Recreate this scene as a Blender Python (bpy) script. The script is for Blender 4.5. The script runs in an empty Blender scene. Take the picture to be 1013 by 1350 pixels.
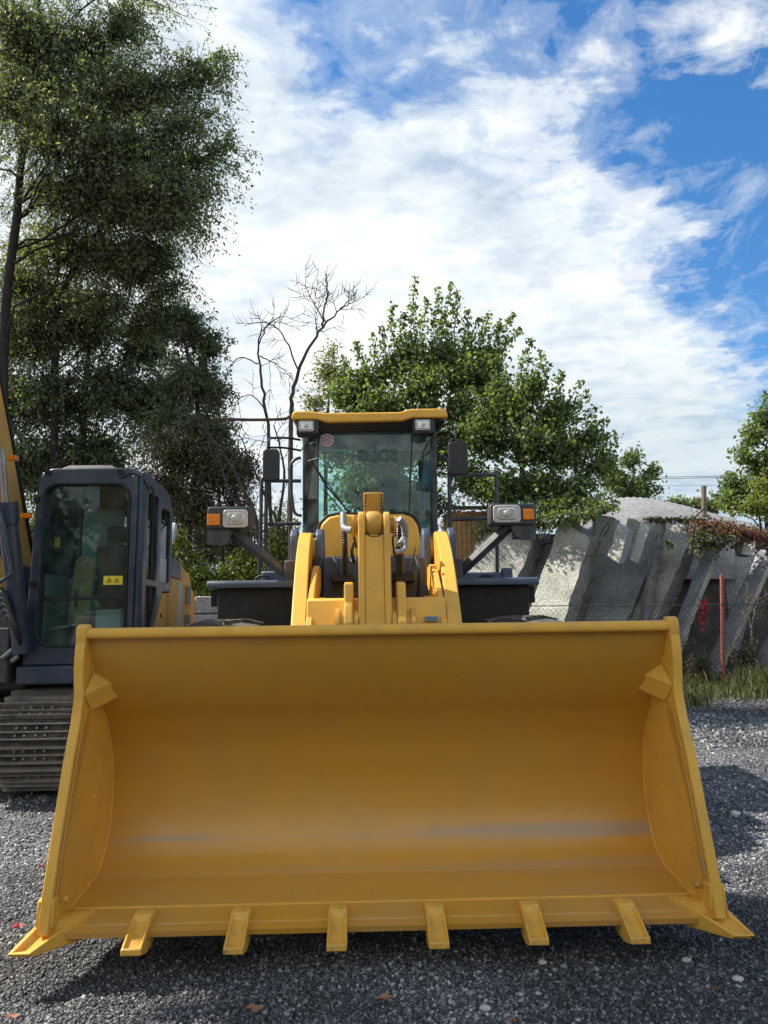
import bpy, bmesh, math, random
import numpy as np
from mathutils import Vector, Matrix
from math import sin, cos, pi, radians, sqrt

SC = bpy.context.scene
COL = SC.collection

# ---------------------------------------------------------------- camera
FPX, CH, CP, CT, CR = 975.0, 1.5, radians(8.5), radians(1.6), 0.0135
_f = Vector((sin(CT)*cos(CP), cos(CT)*cos(CP), sin(CP)))
_r0 = Vector((cos(CT), -sin(CT), 0))
_u0 = _r0.cross(_f)
_r = _r0*cos(CR) - _u0*sin(CR)
_u = _u0*cos(CR) + _r0*sin(CR)
cam_d = bpy.data.cameras.new('camera')
cam = bpy.data.objects.new('camera', cam_d)
COL.objects.link(cam)
SC.camera = cam
cam_d.sensor_fit = 'VERTICAL'
cam_d.sensor_height = 36
cam_d.lens = 36*FPX/1350
cam_d.clip_start = 0.05
cam_d.clip_end = 2000
_m = Matrix((( _r.x, _u.x, -_f.x, 0), (_r.y, _u.y, -_f.y, 0), (_r.z, _u.z, -_f.z, CH), (0, 0, 0, 1)))
cam.matrix_world = _m

def at(px, py, Y):
    """the point at distance Y (metres) seen at a photograph position"""
    d = _f + _r*((px-506.5)/FPX) - _u*((py-675)/FPX)
    return Vector((0, 0, CH)) + d*(Y/d.y)

# ---------------------------------------------------------------- sun and sky
SUN = Vector((-.62, .19, .76)).normalized()
sun_d = bpy.data.lights.new('sun', 'SUN')
sun_d.energy = 5.0
sun_d.angle = radians(.5)
sun_d.color = (1, .93, .82)
sun = bpy.data.objects.new('sun', sun_d)
COL.objects.link(sun)
sun.rotation_euler = SUN.to_track_quat('Z', 'Y').to_euler()
sun.location = SUN*40

world = bpy.data.worlds.new('World')
SC.world = world
world.use_nodes = True
nt = world.node_tree
nt.nodes.clear()
def N(t, typ, **k):
    n = t.nodes.new(typ)
    for a, b in k.items():
        if a == 'op': n.operation = b
        elif a.startswith('i_'): n.inputs[a[2:]].default_value = b
        else: setattr(n, a, b)
    return n
def math_n(t, op, a, b=None, c=None, clamp=False):
    n = t.nodes.new('ShaderNodeMath'); n.operation = op; n.use_clamp = clamp
    for i, v in enumerate((a, b, c)):
        if v is None: continue
        if isinstance(v, (int, float)): n.inputs[i].default_value = v
        else: t.links.new(v, n.inputs[i])
    return n.outputs[0]
def ramp(t, fac, stops, interp='LINEAR'):
    n = t.nodes.new('ShaderNodeValToRGB'); n.color_ramp.interpolation = interp
    el = n.color_ramp.elements
    while len(el) > 1: el.remove(el[-1])
    for i, (p, c) in enumerate(stops):
        e = el[0] if i == 0 else el.new(p)
        e.position = p
        e.color = (c, c, c, 1) if isinstance(c, (int, float)) else (*c, 1)
    if fac is not None: t.links.new(fac, n.inputs[0])
    return n.outputs[0]
sky = N(nt, 'ShaderNodeTexSky', sky_type='NISHITA', sun_disc=False, sun_elevation=radians(49.6),
        sun_rotation=math.atan2(SUN.x, SUN.y), air_density=1.0, dust_density=.3, ozone_density=2.5)
bg_sky = N(nt, 'ShaderNodeBackground'); bg_sky.inputs[1].default_value = .12
hs = N(nt, 'ShaderNodeHueSaturation'); hs.inputs['Saturation'].default_value = 1.3; hs.inputs['Value'].default_value = 1.0
nt.links.new(sky.outputs[0], hs.inputs['Color'])
nt.links.new(hs.outputs[0], bg_sky.inputs[0])
tc = N(nt, 'ShaderNodeTexCoord')
sep = N(nt, 'ShaderNodeSeparateXYZ'); nt.links.new(tc.outputs['Generated'], sep.inputs[0])
zc = math_n(nt, 'ADD', math_n(nt, 'MAXIMUM', sep.outputs[2], 0.0), .15)
cx_ = math_n(nt, 'DIVIDE', sep.outputs[0], zc)
cy_ = math_n(nt, 'DIVIDE', sep.outputs[1], zc)
comb = N(nt, 'ShaderNodeCombineXYZ')
nt.links.new(cx_, comb.inputs[0]); nt.links.new(cy_, comb.inputs[1])
def cloud_noise(scale, det, rough, dist, off=0, stretch=(1, 1, 1), rot=0):
    mp = N(nt, 'ShaderNodeMapping'); mp.inputs['Location'].default_value = (off, off*.7, off*.3)
    mp.inputs['Scale'].default_value = stretch; mp.inputs['Rotation'].default_value = (0, 0, rot)
    nt.links.new(comb.outputs[0], mp.inputs[0])
    n = N(nt, 'ShaderNodeTexNoise'); n.inputs['Scale'].default_value = scale
    n.inputs['Detail'].default_value = det; n.inputs['Roughness'].default_value = rough
    n.inputs['Distortion'].default_value = dist
    nt.links.new(mp.outputs[0], n.inputs['Vector'])
    return n.outputs[0]
n1 = cloud_noise(3.2, 9, .58, .35, 3.1)
n2 = cloud_noise(1.6, 8, .6, .5, 11.3, (1.0, 1.5, 1), .5)
n3 = cloud_noise(9, 7, .62, .3, 5.7, (1, 1.25, 1), .4)
# how far a point of the cloud layer lies inside the bank of cloud
edge = math_n(nt, 'SUBTRACT', cy_, 1.01)
edge = math_n(nt, 'SUBTRACT', edge, math_n(nt, 'MULTIPLY', math_n(nt, 'MAXIMUM', math_n(nt, 'SUBTRACT', cx_, .34), 0.0), 1.22))
edge = math_n(nt, 'ADD', edge, math_n(nt, 'MULTIPLY', math_n(nt, 'MAXIMUM', math_n(nt, 'SUBTRACT', -0.04, cx_), 0.0), 2.0))
edge = math_n(nt, 'MAXIMUM', edge, math_n(nt, 'MULTIPLY', math_n(nt, 'SUBTRACT', -.35, cy_), .8))
edge = math_n(nt, 'MINIMUM', math_n(nt, 'MAXIMUM', edge, -.22), .55)
m = math_n(nt, 'ADD', math_n(nt, 'MULTIPLY', edge, 2.7), math_n(nt, 'MULTIPLY', math_n(nt, 'SUBTRACT', n1, .47), 2.9))
m = math_n(nt, 'ADD', m, math_n(nt, 'MULTIPLY', math_n(nt, 'SUBTRACT', n3, .5), 1.5))
m = math_n(nt, 'ADD', m, .26)
mask = ramp(nt, m, [(0, 0), (.2, .22), (.55, .75), (.95, 1)], 'EASE')
# thin wisps of high cloud everywhere, and one small bright cloud high on the right
n4 = cloud_noise(5.5, 10, .66, .8, 21.7, (1.0, .62, 1), -.6)
wisp = math_n(nt, 'MULTIPLY', math_n(nt, 'SUBTRACT', n4, .50), 4.2, clamp=True)
bx = math_n(nt, 'SUBTRACT', cx_, .50); by = math_n(nt, 'SUBTRACT', cy_, .90)
bd = math_n(nt, 'SQRT', math_n(nt, 'ADD', math_n(nt, 'MULTIPLY', bx, bx), math_n(nt, 'MULTIPLY', by, by)))
blob = math_n(nt, 'ADD', math_n(nt, 'MULTIPLY', math_n(nt, 'SUBTRACT', .10, bd), 9.0), math_n(nt, 'MULTIPLY', math_n(nt, 'SUBTRACT', n3, .5), 3.5), clamp=True)
mask = math_n(nt, 'MAXIMUM', mask, math_n(nt, 'MAXIMUM', math_n(nt, 'MULTIPLY', wisp, .62), math_n(nt, 'MULTIPLY', blob, .9)))
shade = math_n(nt, 'ADD', math_n(nt, 'MULTIPLY', n2, .6), math_n(nt, 'MULTIPLY', n3, .4))
ccol = ramp(nt, shade, [(.33, (.52, .62, .72)), (.45, (.74, .82, .88)), (.54, (.93, .96, .96)), (.66, (1.0, 1.0, .98))])
# thick cloud low over the right-hand side is greyer
grey = math_n(nt, 'MULTIPLY', math_n(nt, 'SUBTRACT', math_n(nt, 'ADD', cy_, cx_), 2.1), .7, clamp=True)
mixg = N(nt, 'ShaderNodeMix', data_type='RGBA'); mixg.blend_type = 'MULTIPLY'
nt.links.new(math_n(nt, 'MULTIPLY', grey, .95), mixg.inputs['Factor'])
nt.links.new(ccol, mixg.inputs['A']); mixg.inputs['B'].default_value = (.66, .74, .80, 1)
bg_c = N(nt, 'ShaderNodeBackground'); bg_c.inputs[1].default_value = .72
nt.links.new(mixg.outputs['Result'], bg_c.inputs[0])
mixs = N(nt, 'ShaderNodeMixShader')
nt.links.new(mask, mixs.inputs[0]); nt.links.new(bg_sky.outputs[0], mixs.inputs[1]); nt.links.new(bg_c.outputs[0], mixs.inputs[2])
wo = N(nt, 'ShaderNodeOutputWorld'); nt.links.new(mixs.outputs[0], wo.inputs[0])

vs = SC.view_settings
vs.view_transform = 'Standard'; vs.look = 'None'; vs.gamma = 1; vs.exposure = 0.66; vs.use_curve_mapping = False
SC.render.engine = 'CYCLES'
SC.cycles.max_bounces = 7
SC.cycles.transparent_max_bounces = 16

# ---------------------------------------------------------------- materials
def principled(name, col, rough=.5, metal=0., var=.12, vscale=3., bump=0., bscale=80., dirt=None, dirt_amt=.0, dirt_scale=2.5,
               coat=0., spec=.5, island=0., detail=6, fine=0., fscale=60, coords='Object', bdist=.01):
    m = bpy.data.materials.new(name); m.use_nodes = True
    t = m.node_tree; b = t.nodes['Principled BSDF']
    tc = N(t, 'ShaderNodeTexCoord')
    src = tc.outputs[coords]
    no = N(t, 'ShaderNodeTexNoise'); no.inputs['Scale'].default_value = vscale; no.inputs['Detail'].default_value = detail
    t.links.new(src, no.inputs['Vector'])
    lo = tuple(c*(1-var) for c in col); hi = tuple(min(1, c*(1+var)) for c in col)
    out = ramp(t, no.outputs[0], [(.3, lo), (.7, hi)])
    if fine:
        nf = N(t, 'ShaderNodeTexNoise'); nf.inputs['Scale'].default_value = fscale; nf.inputs['Detail'].default_value = 4
        t.links.new(src, nf.inputs['Vector'])
        mx = N(t, 'ShaderNodeMix', data_type='RGBA'); mx.blend_type = 'MULTIPLY'; mx.inputs['Factor'].default_value = 1
        t.links.new(out, mx.inputs['A']); t.links.new(ramp(t, nf.outputs[0], [(.35, 1-fine), (.65, 1)]), mx.inputs['B'])
        out = mx.outputs['Result']
    if island:
        g = N(t, 'ShaderNodeNewGeometry')
        mx = N(t, 'ShaderNodeMix', data_type='RGBA'); mx.blend_type = 'MULTIPLY'; mx.inputs['Factor'].default_value = 1
        t.links.new(out, mx.inputs['A']); t.links.new(ramp(t, g.outputs['Random Per Island'], [(0, 1-island), (1, 1+island)]), mx.inputs['B'])
        out = mx.outputs['Result']
    if dirt:
        nd = N(t, 'ShaderNodeTexNoise'); nd.inputs['Scale'].default_value = dirt_scale; nd.inputs['Detail'].default_value = 9
        nd.inputs['Roughness'].default_value = .65
        t.links.new(src, nd.inputs['Vector'])
        mx = N(t, 'ShaderNodeMix', data_type='RGBA')
        t.links.new(ramp(t, nd.outputs[0], [(.5-.05, 0), (.72, dirt_amt)]), mx.inputs['Factor'])
        t.links.new(out, mx.inputs['A']); mx.inputs['B'].default_value = (*dirt, 1)
        out = mx.outputs['Result']
    t.links.new(out, b.inputs['Base Color'])
    nr = N(t, 'ShaderNodeTexNoise'); nr.inputs['Scale'].default_value = vscale*2.3; nr.inputs['Detail'].default_value = 5
    t.links.new(src, nr.inputs['Vector'])
    t.links.new(ramp(t, nr.outputs[0], [(.3, max(.02, rough*.8)), (.7, min(1, rough*1.25))]), b.inputs['Roughness'])
    b.inputs['Metallic'].default_value = metal
    b.inputs['Specular IOR Level'].default_value = spec
    if coat: b.inputs['Coat Weight'].default_value = coat; b.inputs['Coat Roughness'].default_value = .15
    if bump:
        nb = N(t, 'ShaderNodeTexNoise'); nb.inputs['Scale'].default_value = bscale; nb.inputs['Detail'].default_value = 6
        t.links.new(src, nb.inputs['Vector'])
        bp = N(t, 'ShaderNodeBump'); bp.inputs['Strength'].default_value = bump; bp.inputs['Distance'].default_value = bdist
        t.links.new(nb.outputs[0], bp.inputs['Height']); t.links.new(bp.outputs[0], b.inputs['Normal'])
    return m

M = {}
M['yellow'] = principled('yellow_paint', (.80, .44, .065), .42, var=.05, vscale=2, dirt=(.35, .22, .1), dirt_amt=.35, dirt_scale=5, bump=.03, bscale=30, spec=.35)
M['yellow_dirty'] = principled('dusty_yellow_paint', (.62, .33, .05), .6, var=.12, vscale=4, dirt=(.3, .2, .1), dirt_amt=.6, dirt_scale=7, bump=.05, bscale=60)
M['yellow_old'] = principled('faded_yellow_paint', (.60, .32, .045), .5, var=.1, vscale=3, dirt=(.2, .16, .1), dirt_amt=.5)
M['bluegrey'] = principled('blue_grey_paint', (.055, .078, .125), .45, var=.15, vscale=3, dirt=(.2, .2, .2), dirt_amt=.12, dirt_scale=6, bump=.04, bscale=90)
M['darkgrey'] = principled('dark_grey_paint', (.036, .041, .05), .5, var=.2, vscale=4, dirt=(.22, .2, .18), dirt_amt=.3, dirt_scale=7, bump=.05)
M['navy'] = principled('navy_cab_paint', (.019, .032, .062), .38, var=.15, vscale=3, dirt=(.16, .15, .14), dirt_amt=.3, dirt_scale=5, coat=.2)
M['black'] = principled('black_rubber', (.009, .009, .011), .6, var=.2, vscale=8, dirt=(.06, .06, .06), dirt_amt=.2, dirt_scale=9)
M['plastic'] = principled('black_plastic', (.014, .015, .019), .42, var=.2, vscale=9, bump=.05, bscale=300)
M['tyre'] = principled('tyre_rubber', (.03, .03, .031), .75, var=.25, vscale=6, dirt=(.33, .3, .26), dirt_amt=.7, dirt_scale=5, bump=.2)
M['trackmud'] = principled('muddy_track_plate', (.045, .038, .033), .85, var=.5, vscale=9, dirt=(.16, .13, .10), dirt_amt=.8, dirt_scale=7, bump=.6, bscale=50)
M['steel'] = principled('worn_steel', (.42, .42, .43), .35, metal=.9, var=.25, vscale=8, dirt=(.12, .09, .07), dirt_amt=.4)
M['silver'] = principled('silver_foil', (.25, .26, .28), .6, metal=.4, var=.1, vscale=20, bump=.3, bscale=40)
M['trackm'] = principled('track_steel', (.27, .245, .225), .5, metal=.25, var=.45, vscale=7, dirt=(.17, .13, .1), dirt_amt=.8, dirt_scale=8, bump=.3, bscale=60)
M['orange'] = principled('orange_lens', (.85, .22, .01), .2, var=.25, vscale=60, coat=.5)
M['lens'] = principled('headlamp_lens', (.62, .62, .6), .12, metal=.35, var=.25, vscale=45, coat=.6)
M['lensring'] = principled('pale_lamp_surround', (.5, .5, .48), .3, var=.12, vscale=20, coat=.3)
M['white'] = principled('white_print', (.72, .72, .7), .5, var=.05)
M['red'] = principled('red_print', (.5, .05, .04), .5, var=.05)
M['print'] = principled('faint_grey_print', (.05, .09, .10), .6, var=.05)
M['stick_y'] = principled('yellow_sticker', (.75, .62, .03), .5, var=.05)
M['blackink'] = principled('black_print', (.02, .02, .02), .6, var=.05)
M['label_w'] = principled('pale_data_sticker', (.4, .45, .5), .45, var=.1, vscale=30)
M['redpaint'] = principled('chipped_red_paint', (.30, .075, .06), .65, var=.2, vscale=12, dirt=(.12, .06, .04), dirt_amt=.9, dirt_scale=22, bump=.3)
M['wire'] = principled('old_wire', (.05, .05, .052), .6, metal=.4, var=.2)
M['rust'] = principled('rusty_iron', (.05, .036, .03), .8, var=.35, vscale=14, bump=.3)
M['wood'] = principled('grey_wood', (.16, .13, .1), .85, var=.3, vscale=9, bump=.4, bscale=40)
M['plank'] = principled('pine_planks', (.5, .3, .13), .75, var=.25, vscale=6, bump=.3)  # plain pine brown, tone varied at random
M['card'] = principled('cardboard', (.42, .27, .14), .8, var=.08, vscale=5)
M['cab_brightener'] = principled('pale_teal_cab_brightener', (.26, .34, .34), .7, var=.15)  # pale tone stands in for light inside the excavator cab
M['seat'] = principled('seat_fabric', (.06, .065, .075), .85, var=.3, vscale=30)
M['bark'] = principled('dark_bark', (.022, .019, .016), .9, var=.4, vscale=9, bump=.6, bscale=25)
M['deadbark'] = principled('grey_dead_bark', (.045, .037, .033), .9, var=.35, vscale=9, bump=.5, bscale=25)
M['stone'] = principled('white_pebble', (.55, .54, .5), .8, var=.15, vscale=20, bump=.3)
M['dryleaf'] = principled('dry_leaf', (.32, .15, .08), .8, var=.3, vscale=40)
M['redleaf'] = principled('red_leaf', (.42, .03, .04), .7, var=.3, vscale=40)

def concrete(name, col, rough_bump, stain=(.12, .13, .13), sc=1.6):
    m = principled(name, col, .88, var=.22, vscale=sc, bump=rough_bump, bscale=9 if rough_bump > .6 else 22, dirt=stain, dirt_amt=.75, dirt_scale=1.3, fine=.45, fscale=24, detail=10, bdist=.045)
    return m
M['slab'] = concrete('weathered_concrete', (.50, .50, .44), .6, sc=1.1)
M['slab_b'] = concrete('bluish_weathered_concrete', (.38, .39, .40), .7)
M['slab_edge'] = concrete('broken_aggregate_concrete', (.27, .255, .255), 1.8, sc=9)
M['roofc'] = concrete('pale_concrete_roof', (.30, .30, .305), .5, stain=(.2, .2, .2), sc=3)

# bucket paint with scuffed streaks where loads have rubbed the curved back
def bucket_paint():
    m = principled('shaded_bucket_yellow', (.63, .318, .040), .30, var=.04, vscale=1.2, dirt=(.42, .26, .12), dirt_amt=.3, dirt_scale=3, bump=.02, bscale=12, spec=.6)  # darker than the arms' yellow: the bucket's shade is put into this colour
    t = m.node_tree; b = t.nodes['Principled BSDF']
    old = b.inputs['Base Color'].links[0].from_socket
    tc = N(t, 'ShaderNodeTexCoord'); sp = N(t, 'ShaderNodeSeparateXYZ'); ad = N(t, 'ShaderNodeVectorMath', operation='ADD'); ad.inputs[1].default_value = (.08, 4.1, .6); t.links.new(tc.outputs['Object'], ad.inputs[0]); t.links.new(ad.outputs[0], sp.inputs[0])
    mp = N(t, 'ShaderNodeMapping'); mp.inputs['Scale'].default_value = (1.0, 6, 16)
    t.links.new(tc.outputs['Object'], mp.inputs[0])
    no = N(t, 'ShaderNodeTexNoise'); no.inputs['Scale'].default_value = 1.6; no.inputs['Detail'].default_value = 8; no.inputs['Roughness'].default_value = .62
    t.links.new(mp.outputs[0], no.inputs['Vector'])
    def band(z0, w):   # closeness of a height to z0
        return math_n(t, 'SUBTRACT', 1.0, math_n(t, 'DIVIDE', math_n(t, 'ABSOLUTE', math_n(t, 'SUBTRACT', sp.outputs[2], z0)), w), clamp=True)
    xr = math_n(t, 'MULTIPLY', math_n(t, 'SUBTRACT', sp.outputs[0], .05), .9, clamp=True)
    s1 = math_n(t, 'MULTIPLY', band(.40, .045), math_n(t, 'ADD', math_n(t, 'MULTIPLY', math_n(t, 'SUBTRACT', no.outputs[0], .5), 3.0), math_n(t, 'ADD', math_n(t, 'MULTIPLY', xr, 1.6), .12)))
    lx = math_n(t, 'SUBTRACT', 1.0, math_n(t, 'DIVIDE', math_n(t, 'ABSOLUTE', math_n(t, 'SUBTRACT', sp.outputs[0], -1.05)), .36), clamp=True)
    s2 = math_n(t, 'MULTIPLY', band(.395, .018), math_n(t, 'ADD', math_n(t, 'MULTIPLY', lx, 1.2), math_n(t, 'MULTIPLY', math_n(t, 'SUBTRACT', no.outputs[0], .5), 2)))
    s3 = math_n(t, 'MULTIPLY', band(.27, .035), math_n(t, 'ADD', math_n(t, 'MULTIPLY', math_n(t, 'SUBTRACT', no.outputs[0], .5), 1.5), math_n(t, 'ADD', math_n(t, 'MULTIPLY', xr, .35), .22)))
    s = math_n(t, 'MAXIMUM', math_n(t, 'MAXIMUM', s1, s2), s3, clamp=True)
    s = math_n(t, 'MULTIPLY', s, .55)
    mp2 = N(t, 'ShaderNodeMapping'); mp2.inputs['Scale'].default_value = (1.2, 40, 40); mp2.inputs['Rotation'].default_value = (0, .05, .03)
    t.links.new(tc.outputs['Object'], mp2.inputs[0])
    ns = N(t, 'ShaderNodeTexNoise'); ns.inputs['Scale'].default_value = 3.0; ns.inputs['Detail'].default_value = 3; t.links.new(mp2.outputs[0], ns.inputs['Vector'])
    ng = N(t, 'ShaderNodeTexNoise'); ng.inputs['Scale'].default_value = 2.2; ng.inputs['Detail'].default_value = 5; t.links.new(tc.outputs['Object'], ng.inputs['Vector'])
    scr = math_n(t, 'MULTIPLY', math_n(t, 'MULTIPLY', math_n(t, 'SUBTRACT', ns.outputs[0], .66), 14, clamp=True), math_n(t, 'MULTIPLY', math_n(t, 'SUBTRACT', ng.outputs[0], .48), 6, clamp=True))
    low = math_n(t, 'SUBTRACT', 1.0, math_n(t, 'MULTIPLY', math_n(t, 'SUBTRACT', sp.outputs[2], .3), 2.2), clamp=True)
    s = math_n(t, 'MAXIMUM', s, math_n(t, 'MULTIPLY', math_n(t, 'MULTIPLY', scr, low), .5))
    dustn = math_n(t, 'MULTIPLY', math_n(t, 'MULTIPLY', math_n(t, 'SUBTRACT', ng.outputs[0], .42), 2.0, clamp=True), math_n(t, 'MULTIPLY', math_n(t, 'SUBTRACT', .34, sp.outputs[2]), 3.0, clamp=True))
    s = math_n(t, 'MAXIMUM', s, dustn)
    mx = N(t, 'ShaderNodeMix', data_type='RGBA'); t.links.new(s, mx.inputs['Factor'])
    t.links.new(old, mx.inputs['A']); mx.inputs['B'].default_value = (.30, .29, .28, 1)
    t.links.new(mx.outputs['Result'], b.inputs['Base Color'])
    return m
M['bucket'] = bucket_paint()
def tooth_paint():
    m = principled('worn_tooth_paint', (.80, .44, .065), .42, var=.06, vscale=6, dirt=(.3, .22, .12), dirt_amt=.55, dirt_scale=22, bump=.12, bscale=60)
    t = m.node_tree; b = t.nodes['Principled BSDF']; old = b.inputs['Base Color'].links[0].from_socket
    tc = N(t, 'ShaderNodeTexCoord'); sp = N(t, 'ShaderNodeSeparateXYZ'); t.links.new(tc.outputs['Object'], sp.inputs[0])
    oi = N(t, 'ShaderNodeObjectInfo')
    no = N(t, 'ShaderNodeTexNoise', noise_dimensions='4D'); no.inputs['Scale'].default_value = 38; no.inputs['Detail'].default_value = 5
    t.links.new(tc.outputs['Object'], no.inputs['Vector']); t.links.new(math_n(t, 'MULTIPLY', oi.outputs['Random'], 20), no.inputs['W'])
    tip = math_n(t, 'MULTIPLY', math_n(t, 'SUBTRACT', -.255, sp.outputs[1]), 9)
    s = math_n(t, 'ADD', tip, math_n(t, 'MULTIPLY', math_n(t, 'SUBTRACT', no.outputs[0], .60), 6))
    s = math_n(t, 'MULTIPLY', s, 1.2, clamp=True)
    mx = N(t, 'ShaderNodeMix', data_type='RGBA'); t.links.new(s, mx.inputs['Factor']); t.links.new(old, mx.inputs['A']); mx.inputs['B'].default_value = (.19, .15, .11, 1)
    t.links.new(mx.outputs['Result'], b.inputs['Base Color']); return m
M['tooth'] = tooth_paint()

def glass(name, tint, refl=.8, rough=.02, dust=.06, ior=1.5):
    m = bpy.data.materials.new(name); m.use_nodes = True; t = m.node_tree; t.nodes.clear()
    tr = N(t, 'ShaderNodeBsdfTransparent'); tr.inputs[0].default_value = (*tint, 1)
    gl = N(t, 'ShaderNodeBsdfGlossy'); gl.inputs['Roughness'].default_value = rough; gl.inputs[0].default_value = (refl, refl, refl, 1)
    df = N(t, 'ShaderNodeBsdfDiffuse'); df.inputs[0].default_value = (.30, .36, .36, 1)
    fr = N(t, 'ShaderNodeFresnel'); fr.inputs[0].default_value = ior
    no = N(t, 'ShaderNodeTexNoise'); no.inputs['Scale'].default_value = 7; no.inputs['Detail'].default_value = 8
    tcx = N(t, 'ShaderNodeTexCoord'); t.links.new(tcx.outputs['Object'], no.inputs['Vector'])
    m1 = N(t, 'ShaderNodeMixShader'); t.links.new(ramp(t, no.outputs[0], [(.4, dust*.3), (.75, dust*1.6)]), m1.inputs[0])
    t.links.new(tr.outputs[0], m1.inputs[1]); t.links.new(df.outputs[0], m1.inputs[2])
    m2 = N(t, 'ShaderNodeMixShader'); t.links.new(fr.outputs[0], m2.inputs[0])
    t.links.new(m1.outputs[0], m2.inputs[1]); t.links.new(gl.outputs[0], m2.inputs[2])
    o = N(t, 'ShaderNodeOutputMaterial'); t.links.new(m2.outputs[0], o.inputs[0])
    return m
M['glass'] = glass('teal_tinted_glass', (.68, .90, .86), dust=.14)
M['glass_dark'] = glass('dark_tinted_glass', (.82, .96, .94), dust=.07, ior=1.42, refl=.7)
M['strip'] = glass('sun_strip_film', (.30, .42, .50), dust=.5)
M['mirror'] = principled('mirror_glass', (.6, .65, .7), .05, metal=1.)

def leafmat(name, base, var=.45, trans=.35, hue=None, rough=.5):
    m = bpy.data.materials.new(name); m.use_nodes = True; t = m.node_tree; t.nodes.clear()
    g = N(t, 'ShaderNodeNewGeometry')
    lo = tuple(c*(1-var) for c in base); hi = tuple(c*(1+var) for c in base)
    st = [(0, lo), (.5, base), (.9, hi)]
    if hue: st.append((.97, hue))
    col = ramp(t, g.outputs['Random Per Island'], st)
    b = N(t, 'ShaderNodeBsdfPrincipled'); b.inputs['Roughness'].default_value = rough; b.inputs['Specular IOR Level'].default_value = .35
    t.links.new(col, b.inputs['Base Color'])
    tl = N(t, 'ShaderNodeBsdfTranslucent')
    mx = N(t, 'ShaderNodeMix', data_type='RGBA'); mx.blend_type = 'MULTIPLY'; mx.inputs['Factor'].default_value = 1
    t.links.new(col, mx.inputs['A']); mx.inputs['B'].default_value = (1.5, 1.6, .5, 1)
    t.links.new(mx.outputs['Result'], tl.inputs[0])
    ms = N(t, 'ShaderNodeMixShader'); ms.inputs[0].default_value = trans
    t.links.new(b.outputs[0], ms.inputs[1]); t.links.new(tl.outputs[0], ms.inputs[2])
    o = N(t, 'ShaderNodeOutputMaterial'); t.links.new(ms.outputs[0], o.inputs[0])
    return m
M['leaf_elm'] = leafmat('elm_leaves', (.19, .225, .15), .35, .5, (.14, .16, .03))
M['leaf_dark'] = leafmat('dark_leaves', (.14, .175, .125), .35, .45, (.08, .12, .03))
M['leaf_maple'] = leafmat('maple_leaves', (.135, .18, .085), .5, .45, (.20, .24, .04))
M['leaf_bright'] = leafmat('bright_bush_leaves', (.17, .21, .06), .4, .45, (.32, .34, .05))
M['leaf_willow'] = leafmat('thin_yellowing_leaves', (.17, .19, .055), .35, .4, (.3, .27, .08))
M['leaf_far'] = leafmat('far_tree_leaves', (.13, .17, .085), .3, .4, (.25, .27, .11))
M['leaf_brown'] = leafmat('dry_creeper_leaves', (.085, .085, .052), .5, .25, (.18, .12, .04))
M['leaf_red'] = leafmat('red_creeper_leaves', (.17, .06, .055), .5, .3, (.32, .2, .08))
M['leaf_mix'] = leafmat('ochre_creeper_leaves', (.20, .15, .06), .5, .3, (.3, .09, .06))
M['grass'] = leafmat('grass_blades', (.10, .115, .055), .55, .2, (.33, .3, .14))
M['weed'] = leafmat('dry_weed_leaves', (.15, .14, .07), .4, .3)

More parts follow.
